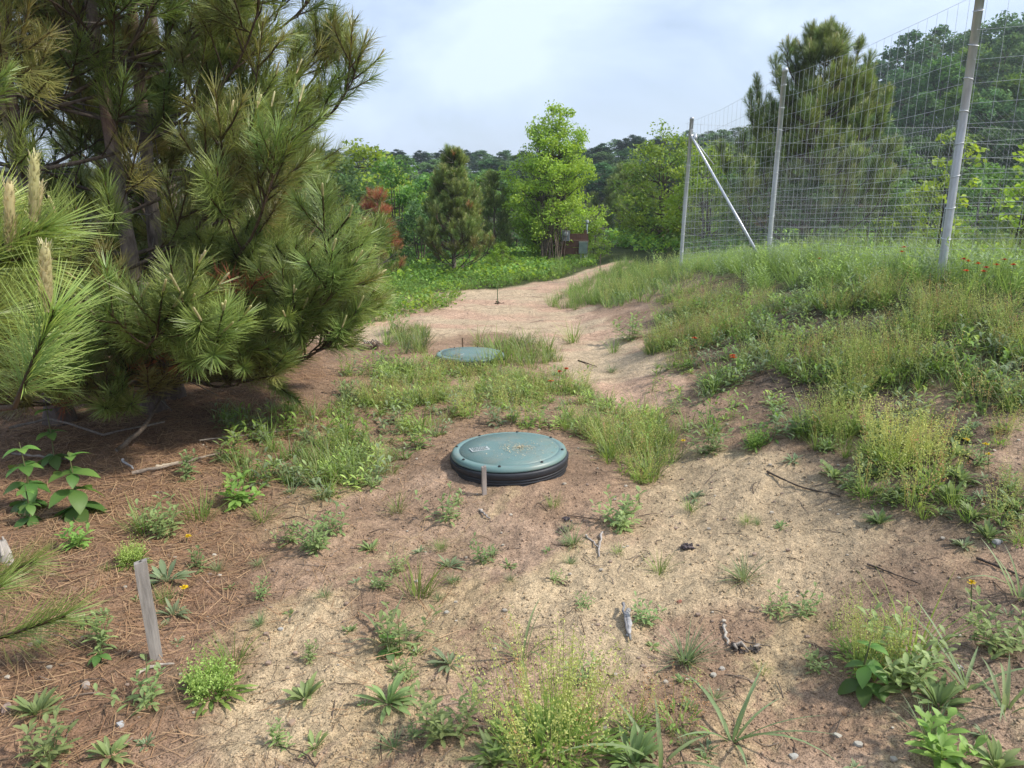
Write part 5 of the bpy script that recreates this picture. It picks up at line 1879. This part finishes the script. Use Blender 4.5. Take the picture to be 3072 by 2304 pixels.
for k in range(420):
    r_ = 1.6 * 3.6 ** rng.random()
    a_ = R(rng.uniform(-38, 38))
    x, y = r_ * math.sin(a_), r_ * math.cos(a_)
    if math.hypot(x - LID1[0], y - LID1[1]) < 0.5:
        continue
    L_ = rng.uniform(0.03, 0.16)
    yaw = rng.uniform(0, 6.28)
    t_ = np.linspace(-0.5, 0.5, 5)
    bend = rng.normal(0, 0.35) * (t_ ** 2) * L_
    X = x + np.cos(yaw) * t_ * L_ - np.sin(yaw) * bend
    Y = y + np.sin(yaw) * t_ * L_ + np.cos(yaw) * bend
    Z = H(X, Y) + 0.002 + rng.uniform(0, 0.012) * (0.25 - t_ ** 2) * 4
    w_ = rng.uniform(0.0009, 0.0026)
    tube(m, np.stack([X, Y, Z], 1), w_ * np.array([1, 1, 0.9, 0.8, 0.5]), lerp(np.array([0.075, 0.05, 0.038]), np.array([0.30, 0.24, 0.19]), rng.random() ** 1.6), 4, False)
tag(build('fallen_twigs', m, M_STICK), 'thin fallen twigs and rootlets strewn over the foreground', 'twigs', kind='stuff')


def stone(px, py, r, col, label, fl=(1.3, 1.0, 0.7)):
    x, y = gp(px, py)
    m = MB()
    r *= 0.8
    blob(m, (0, 0, r * 0.15), (r * fl[0], r * fl[1], r * fl[2]), np.array(col) * 0.72, 0.2, int(px + py))
    o = build('stone', m, M_STONE)
    o.location = (x, y, float(H(x, y)))
    o.rotation_euler = (0, 0, U(0, 6.28))
    return tag(o, label, 'stone')


for a in ((2038, 1812, 0.013, (0.42, 0.16, 0.10), 'brick red pebble on the sand in the centre right'), (2990, 1642, 0.022, (0.50, 0.49, 0.48), 'grey white striped stone at the right edge'),
          (2512, 2208, 0.014, (0.60, 0.56, 0.47), 'cream shell-like pebble at the bottom right'), (2575, 2235, 0.013, (0.58, 0.54, 0.46), 'second cream pebble right of the shell-like one'),
          (2635, 2100, 0.014, (0.42, 0.30, 0.18), 'tan pebble under the big right-hand clump'), (2532, 2148, 0.01, (0.40, 0.24, 0.14), 'small brown pebble above the cream pebbles'),
          (2877, 2010, 0.015, (0.62, 0.60, 0.56), 'white flat pebble right of the big clump'), (365, 2195, 0.013, (0.60, 0.60, 0.60), 'white angular pebble at the lower left'),
          (258, 2060, 0.018, (0.52, 0.44, 0.38), 'pinkish stone in the litter left of the stake'), (842, 1888, 0.011, (0.58, 0.55, 0.50), 'pale pebble on soil right of the stake'),
          (1340, 1850, 0.012, (0.54, 0.50, 0.42), 'pale pebble above the drooping weed, left'), (875, 2170, 0.013, (0.50, 0.36, 0.26), 'tan pebble below the neat rosette'),
          (1693, 1458, 0.013, (0.50, 0.42, 0.33), 'tan pebble at the right foot of the nearest lid'), (2378, 2290, 0.014, (0.60, 0.58, 0.52), 'cream pebble at the bottom edge'),
          (20, 2130, 0.02, (0.46, 0.34, 0.28), 'pinkish stone at the left edge'), (1250, 1745, 0.01, (0.58, 0.55, 0.5), 'small white pebble near the loose grass tuft'),
          (2140, 2030, 0.012, (0.58, 0.54, 0.46), 'pale pebble near charred wood, lower'), (2165, 2020, 0.011, (0.55, 0.5, 0.44), 'pale pebble near charred wood, upper')):
    stone(*a)


def stick(pts, rad, col, label, name='stick', cat='stick', mat=None, twist=0.006):
    """pts: list of (px, py, lift) in the 3072 view, resting on the ground"""
    P = []
    for px, py, lift in pts:
        x, y = gp(px, py)
        P.append([x, y, float(H(x, y)) + lift])
    P = np.array(P)
    K = 10
    t = np.linspace(0, 1, K)
    tt = np.linspace(0, 1, len(P))
    C = np.stack([np.interp(t, tt, P[:, i]) for i in range(3)], 1) + rng.normal(0, min(twist, rad * 0.4), (K, 3)) * [1, 1, 0.4]
    C[:, 2] = np.maximum(C[:, 2], H(C[:, 0], C[:, 1]) + 0.3 * rad)
    m = MB()
    tube(m, C, rad * (1 + rng.normal(0, 0.15, K)) * np.linspace(1, 0.55, K), np.array(col) * (1 + rng.normal(0, 0.12, (K, 1))), 7)
    return tag(build(name, m, mat or M_STICK), label, cat)


GREYW = (0.40, 0.36, 0.33)
stick([(1757, 1612, 0.006), (1796, 1655, 0.008)], 0.006, GREYW, 'pale grey stick, upper of the crossed pair below the lid')
stick([(1806, 1605, 0.012), (1800, 1640, 0.01), (1794, 1680, 0.008)], 0.007, GREYW, 'pale grey stick, lower of the crossed pair below the lid')
stick([(1438, 1540, 0.006), (1470, 1565, 0.007)], 0.007, GREYW, 'short pale wood chip left of centre below the short stake')
stick([(1700, 1550, 0.008), (1800, 1570, 0.012)], 0.004, (0.16, 0.11, 0.08), 'thin dark twig right below the nearest lid')
stick([(415, 2030, 0.008), (465, 2010, 0.012), (520, 2003, 0.01)], 0.007, (0.46, 0.40, 0.34), 'bent pale twig at the foot of the tall stake')
stick([(1880, 1845, 0.02), (1888, 1885, 0.02), (1882, 1925, 0.01)], 0.012, (0.40, 0.39, 0.39), 'split grey driftwood standing out on the sand', 'driftwood')
stick([(1868, 1832, 0.03), (1876, 1880, 0.02), (1892, 1930, 0.008)], 0.007, (0.24, 0.23, 0.23), 'dark splinter beside the split grey driftwood', 'driftwood')
stick([(2170, 1895, 0.008), (2180, 1940, 0.008)], 0.007, (0.45, 0.40, 0.34), 'pale chip left of the charred wood')
stick([(2300, 1420, 0.01), (2400, 1470, 0.012), (2520, 1500, 0.008)], 0.005, (0.09, 0.07, 0.055), 'dark twig lying on the mulch right of the sand patch')
stick([(2800, 1330, 0.015), (2870, 1360, 0.012), (2930, 1400, 0.01)], 0.009, (0.08, 0.065, 0.055), 'dark stick lying on the mulch at the right')
stick([(2930, 1680, 0.008), (3072, 1740, 0.008)], 0.006, (0.08, 0.06, 0.05), 'dark root-like stick at the right edge below the striped stone')
stick([(400, 1430, 0.02), (500, 1420, 0.03), (660, 1370, 0.02)], 0.011, (0.30, 0.24, 0.19), 'brown dead branch lying in the litter below the pines')
stick([(350, 1380, 0.05), (450, 1330, 0.12), (540, 1230, 0.30)], 0.014, (0.22, 0.17, 0.13), 'dead branch leaning from the litter onto the pine trunk')
stick([(30, 1310, 0.05), (150, 1300, 0.10), (320, 1330, 0.05), (500, 1300, 0.08)], 0.011, (0.25, 0.21, 0.18), 'long grey dead branch across the litter at the far left')
stick([(40, 1380, 0.04), (220, 1400, 0.03)], 0.008, (0.26, 0.22, 0.19), 'short grey dead branch below the long one at the left')
stick([(365, 1390, 0.02), (400, 1420, 0.02)], 0.009, (0.42, 0.40, 0.40), 'pale bleached stick in the dark litter')
stick([(470, 1415, 0.02), (540, 1400, 0.02)], 0.012, (0.48, 0.40, 0.30), 'pale broken wood splinter in the litter')
stick([(600, 1330, 0.02), (900, 1300, 0.03)], 0.005, (0.30, 0.26, 0.22), 'thin grey twig on the ground in front of the pines')
stick([(1735, 1085, 0.01), (1790, 1105, 0.015)], 0.007, (0.10, 0.075, 0.055), 'dark twig on the narrow sand right of the farther lid')
stick([(2600, 1700, 0.008), (2760, 1760, 0.006)], 0.004, (0.10, 0.075, 0.06), 'thin dark twig on sand left of the right edge')
# weathered stub at the left edge
x, y = gp(22, 1690)
t = thing('wood_stub', 'weathered grey wood stub at the left edge of the litter', 'stump', (x, y, float(H(x, y)) - 0.02))
m = MB()
tube(m, [(0, 0, 0), (-0.004, 0, 0.06), (-0.012, 0, 0.115)], [0.028, 0.025, 0.02], [0.34, 0.31, 0.28], 9)
build('core', m, M_WOOD, t)
for k in range(4):
    m = MB()
    a = k * 1.6
    tube(m, [(0.018 * math.cos(a), 0.018 * math.sin(a), 0.06), (0.016 * math.cos(a) - 0.012, 0.016 * math.sin(a), 0.115 + 0.015 * k)], [0.009, 0.003], [0.40, 0.36, 0.32], 6)
    build('splinter', m, M_WOOD, t)


def clod(px, py, r, col, label, name='char_clump', n=26, sticks=0):
    x, y = gp(px, py)
    t = thing(name, label, 'clod', (x, y, float(H(x, y))))
    m = MB()
    for k in range(n):
        v = rng.normal(0, 0.42, 3) * r
        q_ = r * rng.uniform(0.12, 0.30)
        blob(m, (v[0], v[1], abs(v[2]) * 0.5), (q_ * rng.uniform(0.6, 1.6), q_ * rng.uniform(0.6, 1.4), q_ * 0.6), np.array(col) * rng.uniform(0.6, 1.5), 0.45, k)
    build('lump', m, M_STICK, t, False)
    for k in range(sticks):
        m = MB()
        a = rng.uniform(0, 6.28)
        tube(m, [(0, 0, r * 0.3), (math.cos(a) * r, math.sin(a) * r * 0.6, r * rng.uniform(0.4, 1.1)), (math.cos(a + 0.3) * r * 1.8, math.sin(a + 0.3) * r, r * rng.uniform(0, 0.5))], [0.008, 0.006, 0.004], np.array([0.42, 0.37, 0.32]) * rng.uniform(0.5, 1.1), 5)
        build('root', m, M_STICK, t)


clod(2205, 1950, 0.032, (0.095, 0.075, 0.065), 'charred black wood lump with pale flakes in the lower middle right', 'charred_wood', 20, 2)
clod(2262, 1965, 0.028, (0.095, 0.08, 0.07), 'second charred lump just right of the charred wood', 'charred_wood', 16, 1)
clod(2062, 1645, 0.035, (0.085, 0.068, 0.07), 'dark charred clump on the pale sand')
clod(1690, 1590, 0.03, (0.17, 0.12, 0.10), 'brown crumbly clod right below the nearest lid', 'soil_clod')
clod(1700, 1560, 0.022, (0.14, 0.11, 0.12), 'smaller dark clod behind the brown crumbly clod', 'soil_clod')
clod(1108, 1045, 0.11, (0.15, 0.10, 0.07), 'upturned root clod with pale sticks near the path', 'root_clod', 34, 7)
clod(1497, 912, 0.06, (0.13, 0.085, 0.06), 'small dark mound at the foot of the green marker rod', 'soil_mound', 20)

# ------------------------------------------------------------------ air
mh = bpy.data.materials.new('haze_air')
mh.use_nodes = True
mh.node_tree.nodes.clear()
ho = mh.node_tree.nodes.new('ShaderNodeOutputMaterial')
hv = mh.node_tree.nodes.new('ShaderNodeVolumePrincipled')
hv.inputs['Color'].default_value = (0.80, 0.88, 1.0, 1)
hv.inputs['Density'].default_value = 0.001
hv.inputs['Anisotropy'].default_value = 0.2
mh.node_tree.links.new(hv.outputs['Volume'], ho.inputs['Volume'])
m = MB()
box(m, (0, 0, 14.5), (1300, 1300, 33), [1, 1, 1])
tag(build('haze', m, mh, None, False), 'thin bluish summer haze between the trees', 'haze', kind='stuff')
